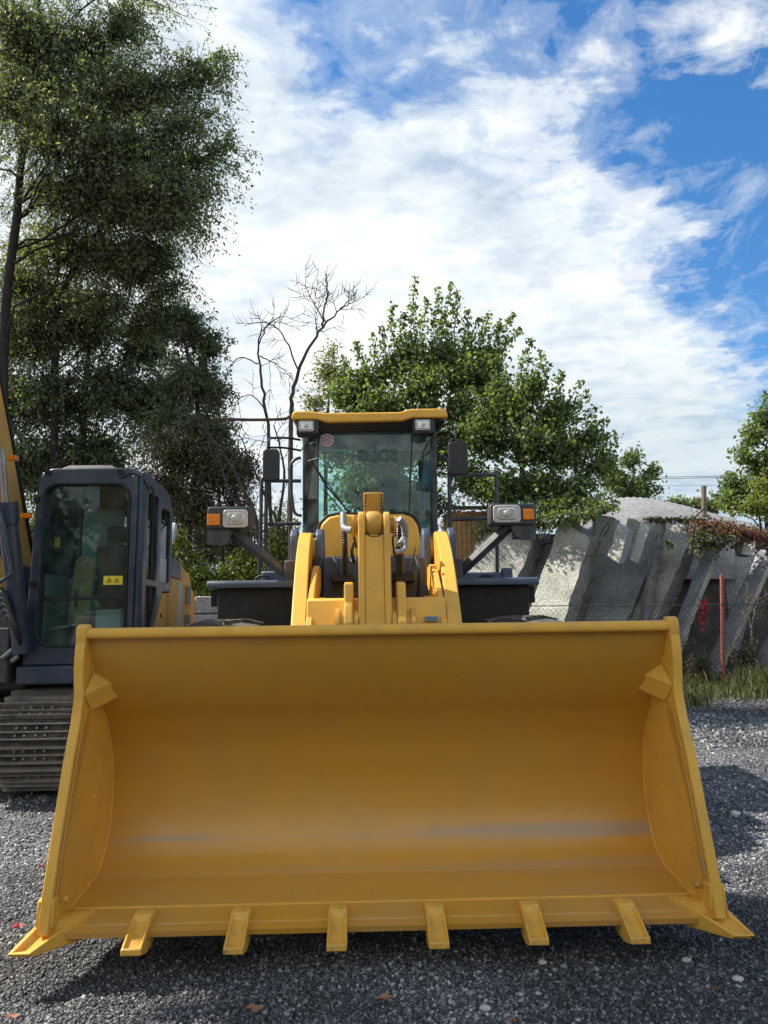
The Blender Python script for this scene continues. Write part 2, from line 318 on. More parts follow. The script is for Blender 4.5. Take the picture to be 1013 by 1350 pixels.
# ---------------------------------------------------------------- mesh helpers
class MB:
    def __init__(s): s.v = []; s.f = []; s.mi = []; s.cur = 0
    def add(s, vs, fs):
        o = len(s.v); s.v += [tuple(v) for v in vs]
        for f in fs: s.f.append([i+o for i in f]); s.mi.append(s.cur)
        return s
    def box(s, a, b, rot=None, piv=None):
        x0, y0, z0 = a; x1, y1, z1 = b
        vs = [Vector(p) for p in ((x0,y0,z0),(x1,y0,z0),(x1,y1,z0),(x0,y1,z0),(x0,y0,z1),(x1,y0,z1),(x1,y1,z1),(x0,y1,z1))]
        if rot is not None:
            c = Vector(piv) if piv else (Vector(a)+Vector(b))/2
            vs = [c + rot @ (v-c) for v in vs]
        return s.add(vs, [(0,3,2,1),(4,5,6,7),(0,1,5,4),(1,2,6,5),(2,3,7,6),(3,0,4,7)])
    def hexa(s, vs): return s.add(vs, [(0,3,2,1),(4,5,6,7),(0,1,5,4),(1,2,6,5),(2,3,7,6),(3,0,4,7)])
    def prism(s, pts, axis, a, b):
        """outline pts (2-D) swept along axis x, y or z from a to b"""
        def mk(p, q):
            return {'x': (q, p[0], p[1]), 'y': (p[0], q, p[1]), 'z': (p[0], p[1], q)}[axis]
        n = len(pts)
        vs = [mk(p, a) for p in pts] + [mk(p, b) for p in pts]
        fs = [tuple(range(n)), tuple(range(2*n-1, n-1, -1))]
        fs += [(i, i+n, (i+1) % n + n, (i+1) % n) for i in range(n)]
        return s.add(vs, fs)
    def tube(s, pts, r, n=10, closed=False, caps=True):
        pts = [Vector(p) for p in pts]; m_ = len(pts)
        rs = r if isinstance(r, (list, tuple)) else [r]*m_
        up = None; vs = []
        for i, p in enumerate(pts):
            if closed: d = pts[(i+1) % m_] - pts[i-1]
            else: d = pts[min(i+1, m_-1)] - pts[max(i-1, 0)]
            d = d.normalized() if d.length > 1e-9 else Vector((0, 0, 1))
            if up is None:
                up = d.orthogonal().normalized()
            up = (up - d*up.dot(d))
            up = up.normalized() if up.length > 1e-6 else d.orthogonal().normalized()
            w = d.cross(up)
            for k in range(n):
                a = 2*pi*k/n + pi/n
                vs.append(p + (up*cos(a) + w*sin(a))*rs[i])
        fs = []
        for i in range(m_ if closed else m_-1):
            j = (i+1) % m_
            for k in range(n):
                k2 = (k+1) % n
                fs.append((i*n+k, i*n+k2, j*n+k2, j*n+k))
        if caps and not closed:
            fs.append(tuple(range(n-1, -1, -1))); fs.append(tuple((m_-1)*n+k for k in range(n)))
        return s.add(vs, fs)
    def lathe(s, prof, c, axis='x', n=24):
        """prof: (along, radius) pairs turned round an axis through c"""
        c = Vector(c); vs = []; fs = []
        for (a, r) in prof:
            for k in range(n):
                t = 2*pi*k/n
                o = {'x': Vector((a, r*cos(t), r*sin(t))), 'y': Vector((r*cos(t), a, r*sin(t))), 'z': Vector((r*cos(t), r*sin(t), a))}[axis]
                vs.append(c+o)
        for i in range(len(prof)-1):
            for k in range(n):
                k2 = (k+1) % n
                fs.append((i*n+k, i*n+k2, (i+1)*n+k2, (i+1)*n+k))
        fs.append(tuple(range(n-1, -1, -1))); fs.append(tuple((len(prof)-1)*n+k for k in range(n)))
        return s.add(vs, fs)
    def cyl(s, a, b, r, n=16): return s.tube([a, b], r, n)
    def ball(s, c, r, n=12):
        rx, ry, rz = r if isinstance(r, tuple) else (r, r, r); c = Vector(c)
        vs = []; fs = []
        for i in range(1, n):
            t = pi*i/n
            for k in range(2*n):
                p = pi*k/n
                vs.append(c + Vector((rx*sin(t)*cos(p), ry*sin(t)*sin(p), rz*cos(t))))
        for i in range(n-2):
            for k in range(2*n):
                k2 = (k+1) % (2*n)
                fs.append((i*2*n+k, i*2*n+k2, (i+1)*2*n+k2, (i+1)*2*n+k))
        fs.append(tuple(range(2*n-1, -1, -1))); fs.append(tuple((n-2)*2*n+k for k in range(2*n)))
        return s.add(vs, fs)

ORG = {}          # world position of every object's own origin
def mesh_obj(name, v, f, mats, parent=None, bevel=0., smooth=False, org=None, segs=2, mi=None, recalc=True, kind=None, autos=35):
    o0 = Vector(org) if org is not None else (ORG[parent.name] if parent else Vector((0, 0, 0)))
    me = bpy.data.meshes.new(name)
    me.from_pydata([(p[0]-o0.x, p[1]-o0.y, p[2]-o0.z) for p in v], [], f)
    for m_ in (mats if isinstance(mats, (list, tuple)) else [mats]): me.materials.append(m_)
    if mi is not None and any(mi): me.polygons.foreach_set('material_index', mi)
    if recalc:
        bm = bmesh.new(); bm.from_mesh(me); bmesh.ops.recalc_face_normals(bm, faces=bm.faces); bm.to_mesh(me); bm.free()
    ob = bpy.data.objects.new(name, me); COL.objects.link(ob)
    if parent:
        ob.parent = parent; ob.location = o0 - ORG[parent.name]
    else: ob.location = o0
    ORG[ob.name] = o0
    if bevel:
        md = ob.modifiers.new('bevel', 'BEVEL'); md.width = bevel; md.segments = segs; md.limit_method = 'ANGLE'; md.angle_limit = radians(30)
        md.harden_normals = False
    if smooth or bevel:
        me.polygons.foreach_set('use_smooth', [True]*len(me.polygons))
        me.set_sharp_from_angle(angle=radians(autos))
    if kind: ob['kind'] = kind
    return ob
def P(name, mb, mat, parent=None, **k):
    return mesh_obj(name, mb.v, mb.f, mat, parent, mi=mb.mi, **k)
def thing(name, loc, label, cat, group=None, kind='thing'):
    o = bpy.data.objects.new(name, None); COL.objects.link(o); o.location = loc; o.empty_display_size = .2
    ORG[o.name] = Vector(loc); o['label'] = label; o['category'] = cat; o['kind'] = kind
    if group: o['group'] = group
    return o
def tag(o, label, cat, group=None):
    o['label'] = label; o['category'] = cat; o['kind'] = 'thing'
    if group: o['group'] = group
    return o
def plate_mesh(outer, holes, axis, a, b):
    """flat plate with real holes, outline in 2-D"""
    bm = bmesh.new()
    def mk(p, q): return {'x': (q, p[0], p[1]), 'y': (p[0], q, p[1])}[axis]
    for loop in [outer]+holes:
        vs = [bm.verts.new(mk(p, a)) for p in loop]
        for i in range(len(vs)): bm.edges.new((vs[i], vs[(i+1) % len(vs)]))
    bmesh.ops.triangle_fill(bm, use_beauty=True, use_dissolve=False, edges=bm.edges[:])
    r = bmesh.ops.extrude_face_region(bm, geom=bm.faces[:])
    d = Vector(mk((0, 0), b-a))
    bmesh.ops.translate(bm, vec=d, verts=[g for g in r['geom'] if isinstance(g, bmesh.types.BMVert)])
    bm.verts.index_update()
    v = [tuple(x.co) for x in bm.verts]; f = [[q.index for q in x.verts] for x in bm.faces]
    bm.free(); return v, f
def circle(c, r, n=16): return [(c[0]+r*cos(2*pi*k/n), c[1]+r*sin(2*pi*k/n)) for k in range(n)]
def rrect(x0, z0, x1, z1, r, n=5):
    out = []
    for cx, cz, a0 in ((x1-r, z1-r, 0), (x0+r, z1-r, 90), (x0+r, z0+r, 180), (x1-r, z0+r, 270)):
        for k in range(n+1):
            a = radians(a0+90*k/n); out.append((cx+r*cos(a), cz+r*sin(a)))
    return out
def text_mesh(name, body, size, mat, parent, loc, rot, mirror=False, depth=.0006, bold=0.):
    cu = bpy.data.curves.new(name, 'FONT'); cu.body = body; cu.size = size; cu.align_x = 'CENTER'; cu.align_y = 'CENTER'; cu.extrude = depth; cu.offset = bold
    tmp = bpy.data.objects.new('tmp', cu); COL.objects.link(tmp)
    dg = bpy.context.evaluated_depsgraph_get(); me = bpy.data.meshes.new_from_object(tmp.evaluated_get(dg))
    bpy.data.objects.remove(tmp); bpy.data.curves.remove(cu)
    if mirror:
        for v in me.vertices: v.co.x *= -1
    me.materials.clear(); me.materials.append(mat)
    ob = bpy.data.objects.new(name, me); COL.objects.link(ob)
    ob.parent = parent; ob.location = Vector(loc) - ORG[parent.name]; ob.rotation_euler = rot
    ORG[ob.name] = Vector(loc)
    return ob
def smooth_path(pts, n=6):
    """Catmull-Rom through the points"""
    p = [Vector(q) for q in pts]; p = [p[0]*2-p[1]] + p + [p[-1]*2-p[-2]]; out = []
    for i in range(1, len(p)-2):
        for k in range(n):
            t = k/n
            out.append(.5*((2*p[i]) + (p[i+1]-p[i-1])*t + (2*p[i-1]-5*p[i]+4*p[i+1]-p[i+2])*t*t + (3*p[i]-p[i-1]-3*p[i+1]+p[i+2])*t**3))
    out.append(p[-2]); return out

# ================================================================ ground
def make_ground():
    m = bpy.data.materials.new('crushed_stone_ground'); m.use_nodes = True; t = m.node_tree; b = t.nodes['Principled BSDF']
    tc = N(t, 'ShaderNodeTexCoord')
    vo = N(t, 'ShaderNodeTexVoronoi'); vo.inputs['Scale'].default_value = 55; t.links.new(tc.outputs['Object'], vo.inputs['Vector'])
    vo2 = N(t, 'ShaderNodeTexVoronoi'); vo2.inputs['Scale'].default_value = 130; t.links.new(tc.outputs['Object'], vo2.inputs['Vector'])
    sp = N(t, 'ShaderNodeSeparateColor'); t.links.new(vo.outputs['Color'], sp.inputs[0])
    big = N(t, 'ShaderNodeTexNoise'); big.inputs['Scale'].default_value = .45; big.inputs['Detail'].default_value = 8; big.inputs['Roughness'].default_value = .6
    t.links.new(tc.outputs['Object'], big.inputs['Vector'])
    c1 = ramp(t, sp.outputs[0], [(0, (.025, .027, .031)), (.5, (.075, .08, .09)), (.85, (.16, .165, .175)), (1, (.30, .30, .29))])
    mx = N(t, 'ShaderNodeMix', data_type='RGBA'); mx.blend_type = 'MULTIPLY'; mx.inputs['Factor'].default_value = 1
    t.links.new(c1, mx.inputs['A']); t.links.new(ramp(t, big.outputs[0], [(.38, .38), (.5, .8), (.64, 1.35)]), mx.inputs['B'])
    t.links.new(mx.outputs['Result'], b.inputs['Base Color'])
    b.inputs['Roughness'].default_value = .8
    h = math_n(t, 'ADD', math_n(t, 'MULTIPLY', vo.outputs['Distance'], 1.0), math_n(t, 'MULTIPLY', vo2.outputs['Distance'], .4))
    bp = N(t, 'ShaderNodeBump'); bp.inputs['Strength'].default_value = .9; bp.inputs['Distance'].default_value = .012; bp.invert = True
    t.links.new(h, bp.inputs['Height']); t.links.new(bp.outputs[0], b.inputs['Normal'])
    M['ground'] = m
    # one sheet, finer near the camera
    xs = sorted(set([-400, -200, -100, -60, -40, -25, -18] + [round(-12+.3*i, 2) for i in range(81)] + [15, 20, 30, 45, 70, 120, 250, 400]))
    ys = sorted(set([-300, -120, -50, -20, -8, -3] + [round(-1+.3*i, 2) for i in range(70)] + [21, 24, 28, 34, 45, 70, 120, 250, 500]))
    v = [(x, y, gz(x, y)) for y in ys for x in xs]
    n = len(xs); f = [(j*n+i, j*n+i+1, (j+1)*n+i+1, (j+1)*n+i) for j in range(len(ys)-1) for i in range(n-1)]
    o = mesh_obj('ground', v, f, m, smooth=True, recalc=False, autos=60); o['kind'] = 'structure'
def gz(x, y):
    a = .012*sin(x*1.7+y*.6)+.010*sin(y*2.3-x*.8)+.006*sin(x*4.1+1.3)*sin(y*3.7)
    far = min(1, max(0, (y-12)/6)) if x > 2 else 0
    return a + .22*far - .02
make_ground()

def gravel(name, n, region, s0, s1, seed, mat):
    """crushed stones: eight-cornered lumps scattered over a part of the ground, biggest share near the viewer"""
    rng = np.random.default_rng(seed)
    p = region(rng, n); n = len(p)
    base = np.array([(-1,-1,-1),(1,-1,-1),(1,1,-1),(-1,1,-1),(-1,-1,1),(1,-1,1),(1,1,1),(-1,1,1)], float)
    s = rng.uniform(s0, s1, n)*rng.choice([.6, .8, 1, 1.35], n, p=[.3, .35, .28, .07])
    v = base[None]*(1+rng.uniform(-.45, .3, (n, 8, 3)))
    v *= np.stack([rng.uniform(.6, 1.2, n), rng.uniform(.6, 1.2, n), rng.uniform(.45, .9, n)], 1)[:, None]*.5
    q = rng.normal(size=(n, 4)); q /= np.linalg.norm(q, axis=1)[:, None]
    w, x, y, z = q.T
    R = np.stack([1-2*(y*y+z*z), 2*(x*y-z*w), 2*(x*z+y*w), 2*(x*y+z*w), 1-2*(x*x+z*z), 2*(y*z-x*w), 2*(x*z-y*w), 2*(y*z+x*w), 1-2*(x*x+y*y)], 1).reshape(n, 3, 3)
    v = np.einsum('nij,nkj->nki', R, v)*s[:, None, None]
    zz = np.array([gz(a, b) for a, b in p])
    v += np.concatenate([p, (zz+s*.12)[:, None]], 1)[:, None]
    fb = np.array([(0,3,2,1),(4,5,6,7),(0,1,5,4),(1,2,6,5),(2,3,7,6),(3,0,4,7)])
    f = (fb[None]+8*np.arange(n)[:, None, None]).reshape(-1)
    me = bpy.data.meshes.new(name); me.vertices.add(n*8); me.vertices.foreach_set('co', v.reshape(-1))
    me.loops.add(n*24); me.loops.foreach_set('vertex_index', f)
    me.polygons.add(n*6); me.polygons.foreach_set('loop_start', np.arange(0, n*24, 4)); me.polygons.foreach_set('loop_total', np.full(n*6, 4))
    me.materials.append(mat); me.update(); me.validate()
    o = bpy.data.objects.new(name, me); COL.objects.link(o); o['kind'] = 'stuff'; return o
def stonemat():
    m = bpy.data.materials.new('crushed_stone'); m.use_nodes = True; t = m.node_tree; b = t.nodes['Principled BSDF']
    g = N(t, 'ShaderNodeNewGeometry'); tc = N(t, 'ShaderNodeTexCoord')
    c1 = ramp(t, g.outputs['Random Per Island'], [(0, (.032, .035, .041)), (.45, (.085, .09, .10)), (.78, (.19, .195, .205)), (.95, (.36, .36, .36)), (1, (.52, .51, .49))])
    big = N(t, 'ShaderNodeTexNoise'); big.inputs['Scale'].default_value = .45; big.inputs['Detail'].default_value = 8; big.inputs['Roughness'].default_value = .6
    t.links.new(tc.outputs['Object'], big.inputs['Vector'])
    mx = N(t, 'ShaderNodeMix', data_type='RGBA'); mx.blend_type = 'MULTIPLY'; mx.inputs['Factor'].default_value = 1
    t.links.new(c1, mx.inputs['A']); t.links.new(ramp(t, big.outputs[0], [(.40, .38), (.5, .9), (.62, 1.45)]), mx.inputs['B'])
    t.links.new(mx.outputs['Result'], b.inputs['Base Color']); b.inputs['Roughness'].default_value = .62
    return m
M['crushed'] = stonemat()
def near(rng, n):
    y = 2.7+rng.power(1.0, n)*2.6; x = rng.uniform(-1, 1, n)*(y*.62+.1); return np.stack([x, y], 1)
def mid(rng, n):
    y = 5.2+rng.uniform(0, 1, n)*4.0; x = rng.uniform(-.62, .62, n)*y
    k = (np.abs(x) > 1.2); return np.stack([x, y], 1)[k]
def far(rng, n):
    y = 9+rng.uniform(0, 1, n)*4.5; x = rng.uniform(.28, .62, n)*y; return np.stack([x, y], 1)
gravel('crushed_stone_gravel', 92000, near, .007, .0155, 3, M['crushed'])
gravel('crushed_stone_gravel', 36000, mid, .012, .023, 4, M['crushed'])
gravel('crushed_stone_gravel', 9000, far, .022, .045, 5, M['crushed'])

# ================================================================ wheel loader
XC = .08
L = thing('wheel_loader', (XC, 6.5, 0), 'yellow wheel loader facing the camera with its wide empty bucket lowered', 'wheel loader')

# ---- bucket
prof = [(3.46, .190), (3.62, .222), (3.95, .256), (4.03, .294), (4.085, .345), (4.125, .41), (4.155, .49), (4.172, .585), (4.172, .68), (4.155, .765),
        (4.125, .86), (4.075, .945), (4.01, 1.03), (3.94, 1.10), (3.86, 1.20), (3.79, 1.31), (3.752, 1.40), (3.735, 1.462)]
def offset(pr, d):
    out = []
    for i, p in enumerate(pr):
        a = Vector(pr[max(i-1, 0)]); b = Vector(pr[min(i+1, len(pr)-1)]); t_ = (b-a).normalized()
        out.append((p[0]+t_.y*d, p[1]-t_.x*d))
    return out
outer = offset(prof, .024)
sub = smooth_path([Vector((0, p[0], p[1])) for p in prof[2:]], 3)
prof2 = prof[:2] + [(q.y, q.z) for q in sub]
outer2 = offset(prof2, .024)
mb = MB(); n = len(prof2)
x0, x1 = XC-1.44, XC+1.44
NX = 2
for pr in (prof2, outer2):
    mb.v += [(x0+(x1-x0)*k/(NX-1), p[0], p[1]) for p in pr for k in range(NX)]
for i in range(n-1):
    mb.f.append([i*2, i*2+1, i*2+3, i*2+2]); mb.mi.append(0)
    o = 2*n; mb.f.append([o+i*2, o+i*2+2, o+i*2+3, o+i*2+1]); mb.mi.append(0)
for e in (0, n-1):
    a, b_ = e*2, e*2+1; mb.f.append([a, b_, b_+2*n, a+2*n]); mb.mi.append(0)
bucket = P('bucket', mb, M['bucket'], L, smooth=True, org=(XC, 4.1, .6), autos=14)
# side plates, each with its small drilled hole
side_out = [(3.725, 1.475), (3.70, 1.40), (3.695, 1.30), (3.715, 1.16), (3.685, 1.04), (3.62, .88), (3.525, .57), (3.455, .34), (3.43, .20), (3.47, .155)]
back = offset(prof2[2:], .045)
side_poly = side_out + [(p[0], p[1]) for p in back] + [(3.76, 1.475)]
for s in (-1, 1):
    xa = XC+s*1.44; xb = XC+s*1.475
    v, f = plate_mesh(side_poly, [circle((3.90, .664), .0125, 12)], 'x', xa, xb)
    sp_ = mesh_obj('side_plate', v, f, M['yellow'], bucket, bevel=.004, segs=1)
    # folded front flange of the side plate
    mb = MB(); ed = side_out[:9]
    mb.prism([(p[0]-.019, p[1]) for p in ed]+[(p[0]+.012, p[1]) for p in ed[::-1]], 'x', XC+s*1.4625-.0235, XC+s*1.4625+.0235)
    P('edge_flange', mb, M['yellow'], bucket, bevel=.005, segs=2)
    # doubling strip welded inside the front of the side plate
    mb = MB(); xi = XC+s*1.44; xj = XC+s*1.432
    mb.prism([(3.70, 1.05), (3.785, 1.09), (3.775, 1.02), (3.59, .62), (3.515, .36), (3.52, .25), (3.46, .24), (3.47, .36), (3.54, .60), (3.63, .87)], 'x', xi, xj)
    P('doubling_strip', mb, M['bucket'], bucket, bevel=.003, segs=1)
    # weld bead where the shell meets the side plate
    mb = MB(); mb.tube([(XC+s*1.437, p[0]-.004, p[1]+.002) for p in prof2[1:-6]], .007, 6)
    P('weld_bead', mb, M['yellow'], bucket, smooth=True)
    # folded corner gusset under the top rim
    mb = MB(); xi = XC+s*1.438; 
    A = (xi, 3.82, 1.285); B = (xi-s*.105, 3.90, 1.235); C = (xi, 3.69, 1.175); D = (xi, 3.80, 1.085); E_ = (xi-s*.125, 3.93, 1.155); F_ = (xi, 3.97, 1.16); G = (xi, 3.95, 1.09)
    mb.add([A, B, C, D, E_, F_, G], [(0, 1, 2), (1, 4, 3, 2), (0, 5, 1), (1, 5, 6, 4), (4, 6, 3), (0, 2, 3, 6, 5)])
    P('corner_gusset', mb, M['yellow'], bucket, bevel=.006, segs=2)
    # bolt and nut above the corner tooth
    mb = MB(); mb.lathe([(-.02, .008), (.03, .008), (.03, .019), (.048, .019), (.05, .016)] if s < 0 else [(-.05, .016), (-.048, .019), (-.03, .019), (-.03, .008), (.02, .008)], (XC+s*1.44, 3.505, .315), 'x', 6)
    P('bolt', mb, M['yellow_dirty'], bucket)
# rolled top rim
mb = MB(); rim = [(3.765, 1.445), (3.70, 1.440), (3.693, 1.446), (3.69, 1.455), (3.693, 1.475), (3.70, 1.488), (3.72, 1.492), (3.765, 1.492)]
mb.prism(rim, 'x', XC-1.44, XC+1.44)
P('top_rim', mb, M['yellow'], bucket, bevel=.006)
for s in (-1, 1):
    mb = MB(); mb.prism([(3.69, 1.41), (3.682, 1.46), (3.688, 1.498), (3.715, 1.512), (3.76, 1.51), (3.775, 1.48), (3.775, 1.41)], 'x', XC+s*1.436, XC+s*1.487)
    P('rim_end_cap', mb, M['yellow'], bucket, bevel=.008)
# stiffening ribs at the back of the bucket
for s in (-1, 1):
    for q in (.42, .56):
        mb = MB(); mb.prism([(3.80, 1.36), (4.10, 1.18), (4.36, .8), (4.42, .5), (4.34, .32), (4.1, .26), (4.19, .55), (4.16, .85), (3.95, 1.13)], 'x', XC+s*q-.012, XC+s*q+.012); P('mounting_ear', mb, M['yellow_dirty'], bucket, bevel=.004)
# cutting edge: plate with a bevelled front
mb = MB(); mb.prism([(3.482, .172), (3.515, .206), (3.55, .2135), (3.63, .2285), (3.634, .19), (3.54, .166)], 'x', XC-1.42, XC+1.42)
P('cutting_edge', mb, M['bucket'], bucket, bevel=.003)  # takes the darkened bucket colour to look shaded beside the teeth
mb = MB(); mb.tube([(XC-1.42, 3.637, .2275), (XC+1.42, 3.637, .2275)], .007, 6)
P('weld_bead', mb, M['yellow'], bucket, smooth=True)

def tooth_mesh(w0=.041, w1=.043):
    """one tooth: pointed body with a sunk pocket on its face, shank clasping the plate; local origin at the rear top"""
    bm = bmesh.new()
    pr = [(.02, .000), (0, .024), (-.05, .024), (-.085, .012), (-.30, -.068), (-.302, -.086), (-.22, -.098), (-.06, -.10), (-.0, -.085), (-.02, -.052), (.0, -.04)]
    pr = [(-.012, -.006), (-.022, .013), (-.105, .019), (-.302, -.062), (-.304, -.086), (-.20, -.112), (-.09, -.112), (-.05, -.085)]
    vs = []
    for sx in (-1, 1):
        for (y, z) in pr:
            w = w0 + (w1-w0)*min(1, -y/.3 if y < 0 else 0)
            vs.append(bm.verts.new((sx*w, y, z)))
    k = len(pr)
    bm.faces.new(vs[:k]); bm.faces.new(vs[k:][::-1])
    top = None
    for i in range(k):
        j = (i+1) % k
        f = bm.faces.new((vs[i], vs[i+k], vs[j+k], vs[j]))
        if i == 2: top = f
    bmesh.ops.recalc_face_normals(bm, faces=bm.faces)
    r = bmesh.ops.inset_region(bm, faces=[top], thickness=.015, depth=0)
    r = bmesh.ops.extrude_face_region(bm, geom=[top])
    vv = [g for g in r['geom'] if isinstance(g, bmesh.types.BMVert)]
    c = sum((v.co for v in vv), Vector())/len(vv)
    for v in vv:
        v.co = c + (v.co-c)*.94
    bmesh.ops.translate(bm, vec=(0, -.004, -.020), verts=vv)
    bmesh.ops.delete(bm, geom=[top], context='FACES')
    bmesh.ops.recalc_face_normals(bm, faces=bm.faces)
    for v_ in bm.verts: v_.co.y *= .885
    me = bpy.data.meshes.new('tooth'); bm.to_mesh(me); bm.free()
    me.materials.append(M['tooth']); me.polygons.foreach_set('use_smooth', [True]*len(me.polygons)); me.set_sharp_from_angle(angle=radians(30))
    return me
tm = tooth_mesh()
def place_sub(me, name, loc, parent, rot=(0, 0, 0), bev=.004):
    o = bpy.data.objects.new(name, me); COL.objects.link(o); o.parent = parent
    o.location = Vector(loc)-ORG[parent.name]; o.rotation_euler = rot; ORG[o.name] = Vector(loc)
    if bev:
        md = o.modifiers.new('bevel', 'BEVEL'); md.width = bev; md.segments = 2; md.limit_method = 'ANGLE'; md.angle_limit = radians(30)
    return o
for i in range(6):
    place_sub(tm, 'tooth', (.085+.43*(i-2.5), 3.612, .224), bucket, (radians(random.uniform(-1, 1)), 0, radians(random.uniform(-1, 1))))
# locking clips on the shanks
mb = MB(); mb.tube([(-.022, -.02, .0), (-.022, .02, .003), (.022, .02, .003), (.022, -.012, 0)], .0035, 5)
clip = P('retaining_clip', mb, M['yellow_dirty'], bucket)
clip.location = Vector((.085+.43*-2.5, 3.572, .240))-ORG[bucket.name]
for i in range(1, 6):
    c = clip.copy(); COL.objects.link(c); c.parent = bucket; c.location = Vector((.085+.43*(i-2.5), 3.572, .240))-ORG[bucket.name]
# corner teeth: splayed body plus the block that clasps the foot of the side plate
for s in (-1, 1):
    bm = bmesh.new()
    X = lambda a: XC+s*a
    top = [(X(1.305), 3.60, .238), (X(1.48), 3.56, .238), (X(1.505), 3.47, .236), (X(1.574), 3.34, .160), (X(1.482), 3.335, .160), (X(1.335), 3.53, .236)]
    topb = [(p[0], p[1]+(.03 if i in (3, 4) else .0), p[2]-(.022 if i in (3, 4) else .10)) for i, p in enumerate(top)]
    tv = [bm.verts.new(p) for p in top]; bv = [bm.verts.new(p) for p in topb]
    # top split in a rear flat and the sloping nose
    f_r = bm.faces.new((tv[0], tv[1], tv[2], tv[5])); f_n = bm.faces.new((tv[5], tv[2], tv[3], tv[4]))
    bm.faces.new(bv[::-1])
    for i in range(6):
        j = (i+1) % 6; bm.faces.new((tv[i], bv[i], bv[j], tv[j]))
    bmesh.ops.recalc_face_normals(bm, faces=bm.faces)
    bmesh.ops.inset_region(bm, faces=[f_n], thickness=.022)
    r = bmesh.ops.extrude_face_region(bm, geom=[f_n]); vv = [g for g in r['geom'] if isinstance(g, bmesh.types.BMVert)]
    bmesh.ops.translate(bm, vec=(0, -.004, -.020), verts=vv); bmesh.ops.delete(bm, geom=[f_n], context='FACES')
    bmesh.ops.recalc_face_normals(bm, faces=bm.faces)
    bm.verts.index_update()
    v = [tuple(q.co) for q in bm.verts]; f = [[q.index for q in fc.verts] for fc in bm.faces]; bm.free()
    ct = mesh_obj('corner_tooth', v, f, M['yellow'], bucket, bevel=.005)
    mb = MB(); a, b_ = sorted((X(1.425), X(1.505)))
    mb.hexa([(a, 3.43, .225), (b_, 3.43, .225), (b_, 3.53, .225), (a, 3.53, .225), (a+.006, 3.435, .335), (b_-.006, 3.435, .335), (b_-.006, 3.50, .345), (a+.006, 3.50, .345)])
    P('clamping_block', mb, M['yellow'], bucket, bevel=.007)

# ---- lift arms: curved plates from the frame down to the bucket
def curve_strip(c, hw):
    """2-D outline of a band of half-width hw(t) round a centre line"""
    a = []; b_ = []
    for i, p in enumerate(c):
        d = (Vector(c[min(i+1, len(c)-1)])-Vector(c[max(i-1, 0)])).normalized(); w = hw(i/(len(c)-1))
        a.append((p[0]-d.y*w, p[1]+d.x*w)); b_.append((p[0]+d.y*w, p[1]-d.x*w))
    return a+b_[::-1]
cl = [(q.x, q.y) for q in smooth_path([(6.42, 2.12, 0), (6.15, 2.05, 0), (5.75, 1.84, 0), (5.35, 1.55, 0), (4.95, 1.20, 0), (4.65, .80, 0), (4.42, .42, 0)], 4)]
arm_out = curve_strip(cl, lambda t: .13+.12*sin(pi*min(1, t*1.15)))
for s in (-1, 1):
    mb = MB(); a, b_ = sorted((XC+s*.468, XC+s*.568)); mb.prism(arm_out, 'x', a, b_)
    mb.cyl((XC+s*.415, 6.42, 2.12), (XC+s*.60, 6.42, 2.12), .115, 20)
    mb.v = [(x+s*.055*(y-5.0)/1.4, y, z) for x, y, z in mb.v]
    arm = P('lift_arm', mb, M['yellow'], L, bevel=.008, org=(XC+s*.51, 5.5, 1.4))
    # stiffener on the inner face
    cl2 = [(q.x, q.y) for q in smooth_path([(5.95, 1.86, 0), (5.62, 1.78, 0), (5.25, 1.56, 0), (4.9, 1.28, 0), (4.7, .95, 0)], 4)]
    mb = MB(); a, b_ = sorted((XC+s*.465, XC+s*.425)); mb.prism(curve_strip(cl2, lambda t: .02+.15*sin(pi*(.12+.8*t))), 'x', a, b_)
    P('arm_stiffener', mb, M['yellow'], arm, bevel=.006)
    mb = MB(); mb.cyl((XC+s*.36, 5.45, 1.62), (XC+s*.60, 5.45, 1.62), .07, 16)
    P('pivot_pin', mb, M['yellow_dirty'], arm, bevel=.006)
    # towers of the front frame clasping the arm
    for (u, w) in ((.425, .49), (.645, .71)):
        mb = MB(); a, b_ = sorted((XC+s*u, XC+s*w))
        mb.prism([(6.27, 1.2), (6.27, 2.16), (6.30, 2.25), (6.37, 2.31), (6.47, 2.31), (6.56, 2.25), (6.62, 2.12), (6.75, 1.2)], 'x', a, b_)
        P('frame_tower', mb, M['bluegrey'], L, bevel=.012)
    mb = MB(); a, b_ = sorted((XC+s*.64, XC+s*.74)); mb.box((a, 6.12, 1.78), (b_, 6.4, 2.02)); P('cylinder_mount', mb, M['darkgrey'], L, bevel=.015)
    # lift cylinder beside the arm
    mb = MB(); mb.cyl((XC+s*.36, 6.25, 1.05), (XC+s*.36, 5.3, 1.0), .075, 18); mb.cyl((XC+s*.36, 5.3, 1.0), (XC+s*.36, 4.7, .95), .04, 14)
    P('lift_cylinder', mb, M['yellow_dirty'], L, bevel=.005)

